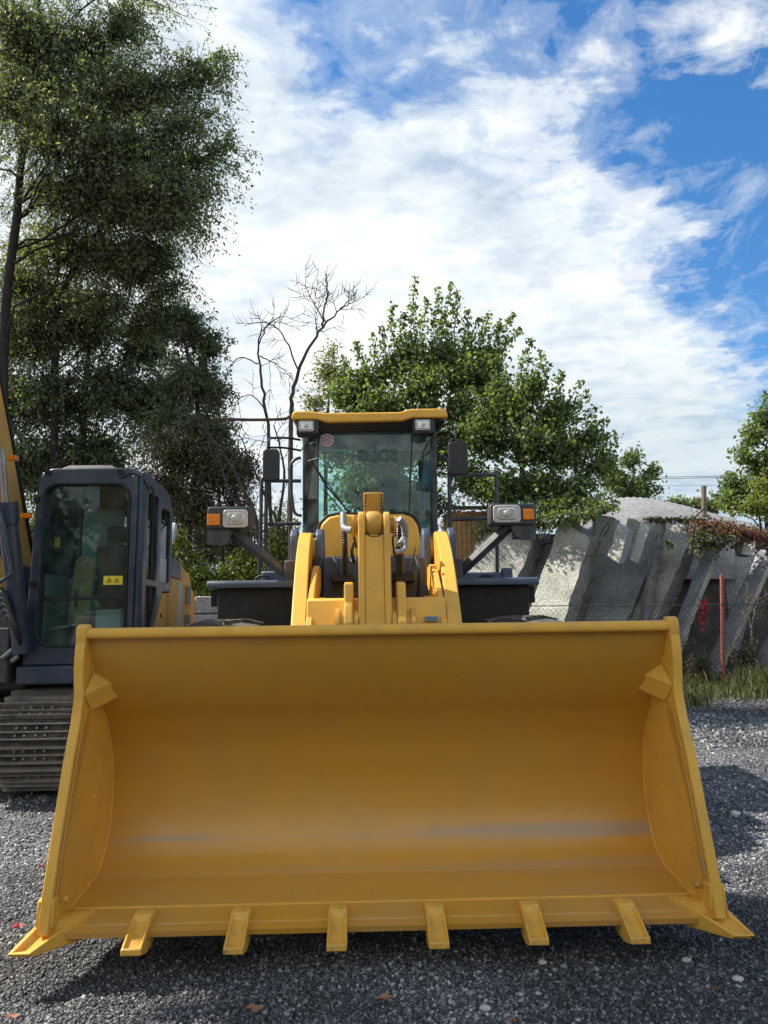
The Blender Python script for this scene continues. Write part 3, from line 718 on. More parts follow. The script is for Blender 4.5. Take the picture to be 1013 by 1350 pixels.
# cross plate between the arms
mb = MB(); mb.prism([(4.86, 1.22), (4.90, 1.40), (5.0, 1.655), (5.03, 1.668), (5.07, 1.66), (5.38, 1.60), (5.40, 1.30), (5.2, 1.15)], 'x', XC-.465, XC+.465)
cross = P('cross_plate', mb, M['yellow'], L, bevel=.008)
pn = at(568, 805, 4.97)
nrm_ang = math.atan2(.10, .255)
mb = MB(); mb.box((-.047, -.004, -.017), (.047, 0, .017))
pl = P('maker_plate', mb, M['silver'], None, bevel=.002); pl.parent = cross; pl.location = (pn.x, 4.935, 1.52); pl.location -= ORG[cross.name]; pl.rotation_euler = (-radians(21), 0, 0)
del ORG[pl.name]; ORG[pl.name] = pl.location+ORG[cross.name]
pl.location.y -= .012
mb = MB(); mb.box((-.036, -.0055, -.008), (.036, -.004, .010)); 
ins = P('plate_print', mb, principled('blue_print', (.05, .14, .22), .4, var=.6, vscale=120), None); ins.parent = cross; ins.location = pl.location; ins.rotation_euler = pl.rotation_euler
# brackets that carry the rocker
for s in (-1, 1):
    mb = MB(); cx = XC-.01; a, b_ = sorted((cx+s*.145, cx+s*.205))
    mb.prism([(4.82, 1.25), (4.80, 1.50), (4.86, 1.60), (4.90, 1.63), (4.93, 1.76), (5.03, 1.775), (5.10, 1.64), (5.14, 1.3)], 'x', a, b_)
    P('rocker_bracket', mb, M['yellow'], cross, bevel=.01)
    mb = MB(); mb.lathe([(s*.11, .0), (s*.11, .125), (s*.14, .125), (s*.14, .11), (s*.235, .11), (s*.235, .135), (s*.26, .135), (s*.262, .0)], (cx, 4.93, 1.46), 'x', 24)
    P('pivot_boss', mb, M['yellow_dirty'], cross, smooth=True)
# rocker: tall box-section lever
cxr = .07
mb = MB(); mb.prism([(4.70, .9), (4.80, 1.25), (4.86, 1.60), (4.98, 2.09), (5.10, 2.09), (5.18, 1.5), (5.0, .9)], 'x', cxr-.065, cxr+.065)
rocker = P('rocker_lever', mb, M['yellow'], L, bevel=.005)
for s in (-1, 1):
    a, b_ = sorted((cxr+s*.065, cxr+s*.108))
    mb = MB(); mb.prism([(4.685, .9), (4.785, 1.25), (4.845, 1.60), (4.95, 2.08), (4.955, 2.18), (4.99, 2.235), (5.05, 2.26), (5.12, 2.24), (5.17, 2.18), (5.18, 2.10), (5.22, 1.5), (5.05, .9)], 'x', a, b_)
    P('lever_cheek', mb, M['yellow'], rocker, bevel=.008)
    mb = MB(); mb.lathe([(s*.108, 0), (s*.108, .055), (s*.135, .055), (s*.135, .075), (s*.155, .075), (s*.156, 0)], (cxr, 5.06, 2.16), 'x', 18)
    P('pin_collar', mb, M['yellow_dirty'], rocker, smooth=True)
mb = MB(); mb.lathe([(-.060, 0), (-.060, .06), (-.050, .085), (-.03, .098), (.03, .098), (.050, .085), (.060, .06), (.060, 0)], (cxr, 5.06, 2.165), 'x', 22)
P('rod_end', mb, M['yellow_dirty'], rocker, smooth=True)
mb = MB(); mb.box((cxr-.065, 4.995, 2.07), (cxr+.065, 5.01, 2.10)); mb.tube([(cxr-.05, 4.985, 2.095), (cxr-.025, 4.98, 2.078), (cxr+.025, 4.98, 2.078), (cxr+.05, 4.985, 2.095)], .006, 6)
P('grease_ring', mb, M['rust'], rocker)
# tilt cylinder going back from the rod end
mb = MB(); mb.cyl((cxr, 5.15, 2.17), (cxr, 5.6, 2.16), .045, 16); P('cylinder_rod', mb, M['steel'], L, smooth=True)
mb = MB(); mb.cyl((cxr, 5.6, 2.16), (cxr, 6.3, 2.12), .09, 20); P('tilt_cylinder', mb, M['yellow'], L, smooth=True)
# flared guard plate that stands above the lever
mb = MB(); g = lambda x, y, z: (cxr+x, y, z)
mb.hexa([g(-.066, 5.10, 2.245), g(.058, 5.10, 2.245), g(.052, 5.32, 2.25), g(-.060, 5.32, 2.25), g(-.070, 5.06, 2.395), g(.070, 5.06, 2.395), g(.060, 5.3, 2.41), g(-.062, 5.3, 2.41)])
P('cylinder_guard', mb, M['yellow_dirty'], L, bevel=.008)
mb = MB()
for k in range(5): mb.cyl(g(-.058, 5.075-.004*k*0, 2.275+k*.024), g(-.058, 5.045, 2.275+k*.024), .006, 8); mb.cyl(g(.055, 5.09, 2.275+k*.024), g(.055, 5.045, 2.275+k*.024), .006, 8)
P('rivets', mb, M['rust'], L, kind='stuff')

# ---- front frame, hydraulic blocks and hoses
mb = MB(); mb.prism(rrect(XC-.425, 1.2, XC+.445, 2.045, .05), 'y', 6.15, 6.6); P('front_frame', mb, M['bluegrey'], L, bevel=.015)
mb = MB(); mb.box((XC-.60, 6.7, .55), (XC+.60, 7.4, 2.1)); P('chassis', mb, M['darkgrey'], L, bevel=.02); mb = MB(); mb.box((XC-.5, 5.1, .5), (XC+.5, 6.15, 1.15)); P('chassis', mb, M['darkgrey'], L, bevel=.02)
for (px0, px1, py0, py1, Y) in ((436, 466, 755, 768, 5.9), (520, 548, 752, 767, 5.9)):
    a = at(px0, py1, Y); b_ = at(px1, py0, Y)
    mb = MB(); mb.box((a.x, Y, a.z), (b_.x, Y+.3, b_.z)); P('hose_clamp_block', mb, M['plastic'], L, bevel=.012)
def corrugated(pts, r, pitch=.018, amp=.12):
    pts = smooth_path(pts, 14); ln = sum((pts[i+1]-pts[i]).length for i in range(len(pts)-1)); k = max(8, int(ln/pitch*2))
    acc = [0]
    for i in range(len(pts)-1): acc.append(acc[-1]+(pts[i+1]-pts[i]).length)
    out = []; rs = []; j = 0
    for q in range(k+1):
        d = ln*q/k
        while j < len(acc)-2 and acc[j+1] < d: j += 1
        t = (d-acc[j])/max(1e-9, acc[j+1]-acc[j]); out.append(pts[j].lerp(pts[j+1], t)); rs.append(r*(1+amp*(1 if q % 2 else -1)))
    return out, rs
hA, rA = corrugated([at(454, 700, 5.62), at(455, 725, 5.62), at(455, 756, 5.85)], .021)
mb = MB(); mb.tube(hA, rA, 12); P('hydraulic_hose', mb, M['plastic'], L)
mb = MB(); mb.tube(smooth_path([at(453, 677, 5.6), at(453, 690, 5.55), at(455, 697, 5.5), at(466, 699, 5.35)], 5), .026, 12); P('foil_wrapped_pipe', mb, M['silver'], L, smooth=True)
hB, rB = corrugated([at(526, 684, 5.5), at(533, 693, 5.55), at(534, 708, 5.6), at(528, 718, 5.5)], .026); mb = MB(); mb.tube(hB, rB, 12); P('hydraulic_hose', mb, M['silver'], L)
hC, rC = corrugated([at(527, 690, 5.65), at(527, 720, 5.7), at(528, 755, 5.9)], .03); mb = MB(); mb.tube(hC, rC, 12); P('hydraulic_hose', mb, M['plastic'], L)
mb = MB(); mb.tube(smooth_path([at(535, 712, 5.5), at(534, 724, 5.48), at(521, 729, 5.4)], 5), .018, 10); P('foil_wrapped_pipe', mb, M['silver'], L, smooth=True)
mb = MB(); mb.tube(smooth_path([at(548, 722, 6.0), at(544, 738, 6.0), at(541, 752, 6.0)], 5), .006, 6)
P('cable', mb, M['black'], L)
mb = MB(); mb.tube(smooth_path([at(520, 700, 5.3), at(518, 712, 5.3), at(521, 735, 5.4)], 5), .008, 6); P('cable', mb, M['black'], L)

for (q, r_h) in (([at(421, 736, 6.1), at(418, 750, 6.0), at(420, 775, 6.0)], .018), ([at(441, 735, 6.12), at(445, 748, 6.0), at(447, 757, 5.9)], .012), ([at(512, 752, 6.1), at(516, 770, 6.0), at(521, 795, 6.0)], .016),
    ([at(549, 735, 6.1), at(553, 752, 6.0), at(551, 790, 6.05)], .014), ([at(466, 716, 5.5), at(464, 728, 5.5), at(467, 742, 5.6)], .012), ([at(470, 690, 5.3), at(467, 705, 5.35), at(470, 722, 5.4)], .010), ([at(416, 740, 6.2), at(413, 765, 6.1), at(417, 792, 6.0)], .015)):
    mb = MB(); mb.tube(smooth_path(q, 6), r_h, 8); P('hydraulic_hose', mb, M['plastic'], L, smooth=True)
for (px, py, Y) in ((520, 706, 5.45), (521, 728, 5.4), (520, 690, 5.42), (468, 702, 5.3), (466, 740, 5.6)):
    p = at(px, py, Y); mb = MB(); mb.cyl(p-Vector((.022, 0, 0)), p+Vector((.022, 0, .01)), .018, 6); P('hose_fitting', mb, M['steel'], L, bevel=.002)
# ---- hood below the windscreen
hp = [(-.47, 2.02), (-.47, 2.30), (-.45, 2.40), (-.38, 2.47), (-.28, 2.49), (.30, 2.49), (.39, 2.46), (.44, 2.38), (.46, 2.25), (.45, 2.02)]
mb = MB(); mb.prism([(XC-.02+x, z) for x, z in hp], 'y', 6.75, 7.02); P('hood', mb, M['yellow'], L, bevel=.02)
mb = MB(); mb.prism([(XC-.02+x*1.07, 2.02+(z-2.02)*1.085) for x, z in hp], 'y', 6.86, 7.06); P('hood_seal', mb, M['black'], L, bevel=.01)

# ---- cab
CY0, CY1 = 7.10, 8.65
cab = P('cab_base', MB().box((XC-.70, 7.08, 1.55), (XC+.70, CY1, 2.36)), M['darkgrey'], L, bevel=.02)
mb = MB()
roofp = [(-.775, 3.40), (-.775, 3.475), (-.75, 3.525), (-.62, 3.535), (-.42, 3.495), (-.3, 3.485), (.26, 3.485), (.36, 3.50), (.42, 3.535), (.70, 3.535), (.745, 3.51), (.765, 3.45), (.765, 3.40)]
roofp = [(-.765, 3.445), (-.765, 3.50), (-.74, 3.53), (-.60, 3.53), (-.45, 3.51), (.28, 3.515), (.38, 3.545), (.68, 3.55), (.735, 3.53), (.75, 3.46), (.68, 3.455), (.40, 3.455), (.30, 3.425), (-.42, 3.415), (-.52, 3.445)]
mb.prism([(XC+x, z) for x, z in roofp], 'y', 6.93, 8.80)
mb.v = [(x, y, z+(.16 if y > 8 else 0)) for x, y, z in mb.v]
roof = P('cab_roof', mb, M['yellow'], L, bevel=.018, segs=3)
mb = MB(); mb.hexa([(XC-.62, 7.06, 3.35), (XC+.66, 7.06, 3.35), (XC+.66, 8.7, 3.55), (XC-.62, 8.7, 3.55), (XC-.745, 6.97, 3.44), (XC+.73, 6.97, 3.44), (XC+.73, 8.78, 3.60), (XC-.745, 8.78, 3.60)])
lining = P('roof_lining', mb, M['plastic'], L, bevel=.01)
# lamp housings and lamps below the roof edge
for (a0, a1) in ((-.72, -.50), (.40, .62)):
    mb = MB(); mb.box((XC+a0, 6.945, 3.30), (XC+a1, 7.08, 3.452)); h = P('lamp_housing', mb, M['plastic'], roof, bevel=.012)
for (px, py, mt) in ((404, 562, 'lens'), (557.5, 560.5, 'lensring')):
    p = at(px, py, 6.94); mb = MB(); mb.prism(rrect(p.x-.072, p.z-.052, p.x+.072, p.z+.052, .012, 3), 'y', 6.925, 6.95); w = P('work_lamp', mb, M['lensring'], roof, bevel=.004)
    mb = MB(); mb.prism(rrect(p.x-.058, p.z-.040, p.x+.058, p.z+.040, .012, 3), 'y', 6.915, 6.930); P('lamp_lens', mb, M['lens'], roof, bevel=.006)
    mb = MB(); mb.ball((p.x+.005, 6.912, p.z-.004), (.022, .012, .02), 6); P('bulb', mb, M['lensring'], roof, smooth=True)
# pillars
def post(a, b, w, d, name='cab_pillar', mat='darkgrey', par=None, bev=.01):
    a = Vector(a); b = Vector(b); mb = MB()
    mb.hexa([(a.x-w/2, a.y-d/2, a.z), (a.x+w/2, a.y-d/2, a.z), (a.x+w/2, a.y+d/2, a.z), (a.x-w/2, a.y+d/2, a.z),
             (b.x-w/2, b.y-d/2, b.z), (b.x+w/2, b.y-d/2, b.z), (b.x+w/2, b.y+d/2, b.z), (b.x-w/2, b.y+d/2, b.z)])
    return P(name, mb, M[mat], par or L, bevel=bev)
XL, XR = -.60, .715
post((XL+.012, 7.30, 2.36), (XL+.012, 7.26, 3.36), .03, .05); post((XR-.02, 7.20, 2.36), (XR-.005, 7.20, 3.32), .055, .10)
post((XL+.02, 7.9, 2.36), (XL+.02, 7.9, 3.50), .04, .06); post((XR-.02, 7.9, 2.36), (XR-.02, 7.9, 3.50), .04, .06)
post((XL+.03, 8.6, 2.36), (XL+.03, 8.6, 3.50), .06, .08); post((XR-.03, 8.6, 2.36), (XR-.03, 8.6, 3.50), .06, .08)
# windscreen and corner panes
SL0, SL1 = -.435, -.435; SR0, SR1 = .425, .485    # seams, at the foot and at the head
def pane(q, name='window_pane', mat='glass', th=.006, par=None):
    q = [Vector(p) for p in q]; nn = (q[1]-q[0]).cross(q[3]-q[0]).normalized()*th
    return P(name, MB().hexa([tuple(p) for p in q[:4]]+[tuple(p+nn) for p in q[:4]]), M[mat], par or L)
ws = pane([(SL0, 7.10, 2.37), (SR0, 7.10, 2.37), (SR1, 7.12, 3.36), (SL1, 7.12, 3.36)], 'windscreen')
pane([(XL, 7.28, 2.30), (SL0-.008, 7.104, 2.30), (SL1-.008, 7.124, 3.36), (XL, 7.25, 3.36)], 'corner_pane')
pane([(SR0+.008, 7.104, 2.30), (XR-.05, 7.18, 2.30), (XR-.04, 7.18, 3.36), (SR1+.008, 7.124, 3.36)], 'corner_pane')
pane([(XL, 7.32, 2.40), (XL, 7.32, 3.32), (XL, 8.56, 3.50), (XL, 8.56, 2.40)], 'side_pane')
pane([(XR, 7.26, 2.40), (XR, 7.26, 3.32), (XR, 8.56, 3.50), (XR, 8.56, 2.40)], 'side_pane')
mb = MB(); mb.tube([(SL0-.004, 7.098, 2.37), (SL1-.004, 7.118, 3.34)], .006, 6); P('glass_seal', mb, M['black'], L)
mb = MB(); mb.tube([(SR0+.004, 7.098, 2.37), (SR1+.004, 7.118, 3.34)], .007, 6); P('glass_seal', mb, M['black'], L)
pane([(SL1+.005, 7.112, 3.19), (SR1-.018, 7.112, 3.19), (SR1-.01, 7.115, 3.355), (SL1+.005, 7.115, 3.355)], 'sun_strip', 'strip', .003)
# thin bright trim lines in the left corner pane
for z in (3.10, 3.27): mb = MB(); mb.tube([(XL+.01, 7.26, z), (SL1-.012, 7.10, z)], .0035, 5); P('glass_trim', mb, M['lensring'], L)
text_mesh('windscreen_lettering', 'SDLG', .16, M['print'], L, (.14, 7.104, 3.12), (radians(90), 0, 0), mirror=True, bold=.006)
# round speed sticker, seen from its back
pc = at(431.5, 580, 7.09)
mb = MB(); mb.cyl((pc.x, 7.10, pc.z), (pc.x, 7.094, pc.z), .066, 28); stk = P('round_sticker', mb, M['label_w'], L)
mb = MB(); mb.cyl((pc.x, 7.0935, pc.z), (pc.x, 7.092, pc.z), .048, 28); P('sticker_ring', mb, M['red'], L)
mb = MB(); mb.cyl((pc.x, 7.0915, pc.z), (pc.x, 7.090, pc.z), .034, 28); P('sticker_centre', mb, M['label_w'], L)
mb = MB(); mb.box((pc.x-.014, 7.0885, pc.z-.016), (pc.x-.005, 7.0895, pc.z+.018)); mb.box((pc.x+.005, 7.0885, pc.z-.016), (pc.x+.014, 7.0895, pc.z+.018)); P('sticker_mark', mb, M['blackink'], L)
# wipers
mb = MB(); mb.tube([at(464, 679, 7.05), at(430, 640, 7.06), at(411, 607, 7.07)], .009, 6); mb.tube([at(457, 680, 7.06), at(427, 645, 7.07)], .006, 6)
mb.tube([at(405, 583, 7.07), at(413, 612, 7.07), at(452, 664, 7.07)], .005, 6)
P('wiper', mb, M['black'], L)
mb = MB(); mb.tube([at(428, 590, 7.3), at(429, 640, 7.3), at(428, 676, 7.3)], .008, 6); P('interior_rail', mb, M['black'], L)
# inside: seat, steering wheel, console
SX = .28
seat = P('operator_seat', MB().box((SX-.25, 7.95, 2.0), (SX+.25, 8.4, 2.38)), M['seat'], L, bevel=.05)
mb = MB(); mb.box((SX-.24, 8.3, 2.36), (SX+.24, 8.42, 2.95), Matrix.Rotation(radians(-8), 3, 'X')); mb.box((SX-.13, 8.36, 2.98), (SX+.13, 8.44, 3.15)); P('seat_backrest', mb, M['seat'], seat, bevel=.04)
sw = [Vector((SX-.18+.19*cos(2*pi*k/24), 7.52+.19*sin(2*pi*k/24)*.55, 2.62+.19*sin(2*pi*k/24)*.6)) for k in range(24)]
mb = MB(); mb.tube(sw, .015, 8, closed=True); c0 = Vector((SX-.18, 7.55, 2.58))
for k in (2, 10, 18): mb.tube([sw[k], c0], .011, 6)
mb.tube([c0, (SX-.18, 7.4, 2.2)], .04, 10); P('steering_wheel', mb, M['plastic'], L, smooth=True)
mb = MB(); mb.box((.42, 7.35, 2.3), (.62, 7.9, 2.62)); P('console', mb, M['plastic'], L, bevel=.02); mb = MB(); mb.box((-.55, 7.3, 2.3), (-.40, 8.3, 2.5)); P('console', mb, M['plastic'], L, bevel=.02)
p = at(562, 680, 7.3); mb = MB(); mb.ball((p.x, 7.3, p.z), (.05, .04, .05), 8); P('joystick_knob', mb, M['plastic'], L, smooth=True)
p = at(562, 690, 7.35); mb = MB(); mb.box((p.x-.07, 7.3, p.z-.06), (p.x+.07, 7.33, p.z+.03)); P('switch_panel', mb, M['label_w'], L, bevel=.004)

# ---- mirrors and their arms
for (c0_, c1_, arm_p) in (((346.5, 592), (368.5, 635), [[at(353, 592, 6.8), at(355, 581, 6.8), at(359, 577.5, 6.85), at(380, 577.5, 6.95), at(396, 580, 7.1)], [at(355, 590, 6.8), at(376, 590.5, 6.95), at(397, 594, 7.1)]]),
                        ((592, 582), (616.5, 627), [[at(601, 583, 6.8), at(601, 574, 6.8), at(597, 570, 6.85), at(590, 570, 6.95), at(577, 573, 7.1)], [at(598, 579, 6.8), at(590, 584, 6.9), at(577, 590, 7.1)]])):
    a = at(c0_[0], c1_[1], 6.78); b_ = at(c1_[0], c0_[1], 6.78)
    mb = MB(); mb.prism(rrect(a.x, a.z, b_.x, b_.z, .035, 4), 'y', 6.76, 6.85); mi_ = P('mirror', mb, M['plastic'], L, bevel=.014, segs=3)
    mb = MB(); mb.box((a.x+.012, 6.851, a.z+.012), (b_.x-.012, 6.855, b_.z-.012)); P('mirror_face', mb, M['mirror'], mi_)
    mb = MB()
    for q in arm_p: mb.tube(smooth_path(q, 4), .011, 8)
    P('mirror_arm', mb, M['black'], mi_, smooth=True)
# ---- handrails and side platforms
def rail(paths, name, r=.014, mat='darkgrey'):
    mb = MB()
    for q in paths: mb.tube(q, r, 8)
    return P(name, mb, M[mat], L, smooth=True)
rail([smooth_path([at(341.5, 757, 7.6), at(344, 700, 7.6), at(345, 640, 7.6), at(347.5, 630, 7.6), at(351.5, 632, 7.6)], 5), [at(351.5, 632, 7.6), at(350.5, 740, 7.6)],
      [at(350, 634, 7.6), at(397, 634, 7.6)], [at(349, 691, 7.6), at(397, 690, 7.6)]], 'platform_railing', .02)
rail([smooth_path([at(397, 603, 7.3), at(389, 606, 7.3), at(384, 613, 7.3), at(383, 630, 7.3), at(385, 655, 7.3), at(387.5, 672, 7.3), at(391, 678, 7.3), at(398, 680, 7.3)], 4)], 'grab_handle', .016)
rail([smooth_path([at(656, 757, 7.4), at(655.5, 700, 7.4), at(655, 640, 7.4), at(654, 622, 7.4), at(651, 624, 7.4)], 4), [at(597, 627, 7.4), at(654, 625.5, 7.4)], [at(596, 685, 7.4), at(654, 683, 7.4)]], 'platform_railing', .02)
rail([smooth_path([at(577, 602, 7.2), at(585, 602, 7.2), at(590, 608, 7.2), at(592, 622, 7.2), at(592.5, 660, 7.2), at(593.5, 735, 7.2)], 5)], 'grab_handle', .018)
rail([smooth_path([at(599, 626, 7.3), at(595, 632, 7.3), at(594.5, 660, 7.3), at(594, 745, 7.3)], 5)], 'grab_handle', .010)
mb = MB(); a = at(350, 768, 7.7); mb.box((-1.02, 7.35, 1.72), (-.62, 8.2, 2.02)); P('battery_box', mb, M['bluegrey'], L, bevel=.02)
mb = MB(); mb.box((.80, 7.3, 1.72), (1.42, 8.1, 1.98)); mb.box((1.36, 7.28, 1.9), (1.47, 7.36, 2.02)); P('tool_box', mb, M['bluegrey'], L, bevel=.02)
for s, px in ((-1, 347), (1, 640)):
    mb = MB(); q = [at(px-11, 766 if s > 0 else 768, 6.6), at(px-7, 761, 6.6), at(px+5, 759.5, 6.6), at(px+11, 762 if s > 0 else 768, 6.6)]; mb.tube(smooth_path(q, 4), .012, 8); P('fender_handle', mb, M['black'], L, smooth=True)

# ---- fenders, wheels, lamps
def wheel(name, X, Y, R=.78, w=.30):
    mb = MB(); mb.lathe([(-w*.72, .36), (-w*.95, .44), (-w, .58), (-w*.93, R-.10), (-w*.80, R-.045), (-w*.5, R-.03), (w*.5, R-.03), (w*.80, R-.045), (w*.93, R-.10), (w, .58), (w*.95, .44), (w*.72, .36)], (X, Y, R-.015), 'x', 40)
    ty = P(name, mb, M['tyre'], L, smooth=True, org=(X, Y, R-.015), autos=50)
    mb = MB(); nl = 22
    for k in range(nl):
        for sd in (-1, 1):
            a0 = 2*pi*(k+(.5 if sd > 0 else 0))/nl
            pts = []
            for (u, da) in ((.02, .0), (.55, .10), (1.0, .13)):
                for rr in (R-.04, R if u < .9 else R-.03):
                    for dw in (-.042, .042):
                        aa = a0+da+dw/R*1.0; pts.append((X+sd*w*.96*u, Y+rr*sin(aa), R-.015+rr*cos(aa)))
            o = len(mb.v); mb.v += pts
            for b0 in (0, 4):
                q = [o+b0+i for i in (0, 1, 3, 2)]; q2 = [o+b0+4+i for i in (0, 1, 3, 2)]
                for i in range(4): mb.f.append([q[i], q[(i+1) % 4], q2[(i+1) % 4], q2[i]]); mb.mi.append(0)
            mb.f.append([o, o+1, o+3, o+2]); mb.mi.append(0); mb.f.append([o+8, o+9, o+11, o+10]); mb.mi.append(0)
    P('tread_lugs', mb, M['tyre'], ty, kind='stuff')
    mb = MB(); mb.lathe([(-w*.7, .36), (-w*.6, .36), (-w*.45, .30), (-w*.3, .12), (w*.3, .12), (w*.45, .30), (w*.6, .36), (w*.7, .36)], (X, Y, R-.015), 'x', 30)
    P('rim', mb, M['yellow'], ty, smooth=True)
for s in (-1, 1):
    wheel('wheel', XC+s*1.165, 5.93)
    wheel('wheel', XC+s*1.165, 9.05)
mb = MB(); mb.cyl((XC-1.0, 5.93, .765), (XC+1.0, 5.93, .765), .16, 16); P('axle', mb, M['darkgrey'], L, smooth=True); mb = MB(); mb.cyl((XC-1.0, 9.05, .765), (XC+1.0, 9.05, .765), .16, 16); P('axle', mb, M['darkgrey'], L, smooth=True)
for s in (-1, 1):
    # top slab with rounded lip
    mb = MB(); a, b_ = sorted((XC+s*.665, XC+s*1.365))
    v = [(6.08, 1.795), (6.08, 1.835), (6.10, 1.858), (6.9, 1.90), (7.12, 1.85), (7.12, 1.80), (6.9, 1.84)]
    mb.prism([(6.08, 1.79), (6.08, 1.835), (6.10, 1.856), (6.75, 1.88), (7.10, 1.74), (7.08, 1.70), (6.75, 1.825), (6.12, 1.80)], 'x', a, b_)
    P('fender', mb, M['bluegrey'], L, bevel=.012)
    mb = MB(); a, b_ = sorted((XC+s*.64, XC+s*1.29)); mb.prism([(6.20, 1.0), (6.155, 1.797), (6.20, 1.80), (6.25, 1.0)], 'x', a, b_); P('mud_flap', mb, M['black'], L, bevel=.008)
    mb = MB(); a, b_ = sorted((XC+s*.64, XC+s*1.36)); mb.prism([(6.25, 1.65), (6.9, 1.66), (7.05, 1.55), (7.1, 1.72), (6.75, 1.82), (6.25, 1.79)], 'x', a, b_); P('fender_liner', mb, M['black'], L)
for (tl, br, lx0, lx1, ly0, ly1, ox0, ox1, oy0, oy1, plate, arm) in (
    ((272.5, 667.5), (332.5, 697), 293.5, 327, 671.5, 695.5, 273, 290, 677.5, 692.5, [(272.5, 696.5), (307, 698), (300, 715), (292, 719), (272.5, 717)], [(304, 700), (384, 762)]),
    ((647, 663.5), (707, 692), 651, 686.5, 665.5, 689, 690.5, 704, 671, 685, [(674, 693.5), (708, 692), (708, 711.5), (688, 711.5), (681, 706)], [(672, 693), (604, 757)])):
    Y = 5.93
    a = at(tl[0], br[1], Y); b_ = at(br[0], tl[1], Y)
    mb = MB(); mb.prism(rrect(a.x, a.z, b_.x, b_.z, .028, 4), 'y', Y, Y+.16); H = P('headlight', mb, M['darkgrey'], L, bevel=.012, segs=3)
    def rr(x0, y1, x1, y0, Yf, Yb, rad):
        p = at(x0, y1, Yf); q = at(x1, y0, Yf); m_ = MB(); m_.prism(rrect(p.x, p.z, q.x, q.z, rad, 4), 'y', Yf, Yb); return m_
    P('lamp_surround', rr(lx0, ly1, lx1, ly0, Y-.012, Y+.02, .03), M['lensring'], H, bevel=.006)
    P('lamp_lens', rr(lx0+5, ly1-4, lx1-5, ly0+4, Y-.022, Y+.0, .03), M['lens'], H, bevel=.008, segs=3)
    p = at((lx0+lx1)/2, (ly0+ly1)/2, Y-.02); mb = MB(); mb.ball((p.x, Y-.022, p.z), (.035, .016, .032), 8); P('bulb_reflector', mb, M['lensring'], H, smooth=True)
    P('turn_signal', rr(ox0, oy1, ox1, oy0, Y-.014, Y+.02, .006), M['orange'], H, bevel=.004)
    q = [at(x, y, Y) for x, y in plate]; hole_c = sum((w_ for w_ in q), Vector())/len(q)
    outl = [(w_.x, w_.z) for w_ in q]
    v, f = plate_mesh(outl, [circle((hole_c.x+(-.02 if plate[0][0] < 500 else .02)+dx, hole_c.z+dz), .0055, 6) for dx, dz in ((0, 0), (.028, .0), (-.028, 0), (.014, .022), (-.014, .022), (.014, -.022), (-.014, -.022))], 'y', Y+.03, Y+.035)
    mesh_obj('speaker_plate', v, f, M['darkgrey'], H)
    mb = MB(); mb.box((hole_c.x-.08, Y+.045, hole_c.z-.04), (hole_c.x+.08, Y+.12, hole_c.z+.04)); P('horn_box', mb, M['darkgrey'], H, bevel=.008)
    p0 = at(*arm[0], Y+.09); p1 = at(*arm[1], 6.2)
    mb = MB(); mb.tube([p0, p1], [.05, .045], 4); P('lamp_bracket', mb, M['darkgrey'], L, bevel=.006)
# ---- rear body (seen from the side and through the cab)
mb = MB(); mb.prism([(8.7, 1.1), (8.7, 2.15), (8.9, 2.2), (10.6, 2.05), (10.9, 1.9), (11.0, 1.0), (10.6, .8)], 'x', XC-.62, XC+.62); P('engine_hood', mb, M['yellow'], L, bevel=.04)
mb = MB(); mb.box((XC-1.2, 10.5, .75), (XC+1.2, 11.0, 1.35)); P('counterweight', mb, M['yellow'], L, bevel=.05)
for s in (-1, 1):
    mb = MB(); a, b_ = sorted((XC+s*.64, XC+s*1.42)); mb.prism([(8.1, 1.0), (8.25, 1.45), (8.6, 1.72), (9.1, 1.78), (9.6, 1.68), (9.95, 1.4), (9.9, 1.36), (9.55, 1.62), (9.1, 1.72), (8.62, 1.66), (8.3, 1.4)], 'x', a, b_); P('rear_fender', mb, M['bluegrey'], L, bevel=.01)
    mb = MB()
    for k in range(4): mb.box((XC+s*1.02-.18, 7.35+.05*k, .55+.3*k), (XC+s*1.02+.18, 7.6+.05*k, .59+.3*k))
    mb.box((XC+s*1.02-.2, 7.4, .5), (XC+s*1.02-.17, 7.8, 1.75)); mb.box((XC+s*1.02+.17, 7.4, .5), (XC+s*1.02+.2, 7.8, 1.75)); P('ladder', mb, M['darkgrey'], L, bevel=.004)

# ================================================================ tracked excavator
EX = thing('excavator', (-3.6, 8.3, 0), 'yellow tracked excavator with a navy blue cab, standing left of the loader', 'excavator')
ex0, ex1, ey0, ey1 = -3.10, -2.10, 7.0, 8.12
# cab: frame built from pillars and rails round real panes
def epart(name, mb, mat, par=None, **k): return P(name, mb, M[mat], par or EX, **k)
fr_out = [(ex0-.05, 1.15), (ex1+.03, 1.15), (ex1+.0, 2.86), (ex1-.05, 2.95), (ex1-.14, 3.0), (ex0+.13, 3.0), (ex0+.05, 2.95), (ex0, 2.86)]
gl_in = rrect(ex0+.075, 1.33, ex1-.13, 2.84, .13, 5)
v, f = plate_mesh(fr_out, [gl_in], 'y', 7.0, 7.09)
mesh_obj('cab_front_frame', v, f, M['navy'], EX, bevel=.018, segs=3)
mb = MB(); mb.tube([(x, 6.995, z) for x, z in rrect(ex0+.070, 1.325, ex1-.125, 2.845, .135, 6)], .013, 6, closed=True); epart('glass_seal', mb, 'black')
mb = MB(); mb.box((ex0+.06, 7.02, 1.745), (ex1-.11, 7.05, 1.775)); epart('glass_bar', mb, 'black', bevel=.004)
mb = MB(); mb.box((ex0+.06, 7.035, 1.30), (ex1-.11, 7.043, 1.745)); epart('lower_pane', mb, 'glass_dark')
mb = MB(); mb.box((ex0+.06, 7.03, 1.775), (ex1-.11, 7.038, 2.87)); epart('upper_pane', mb, 'glass_dark')
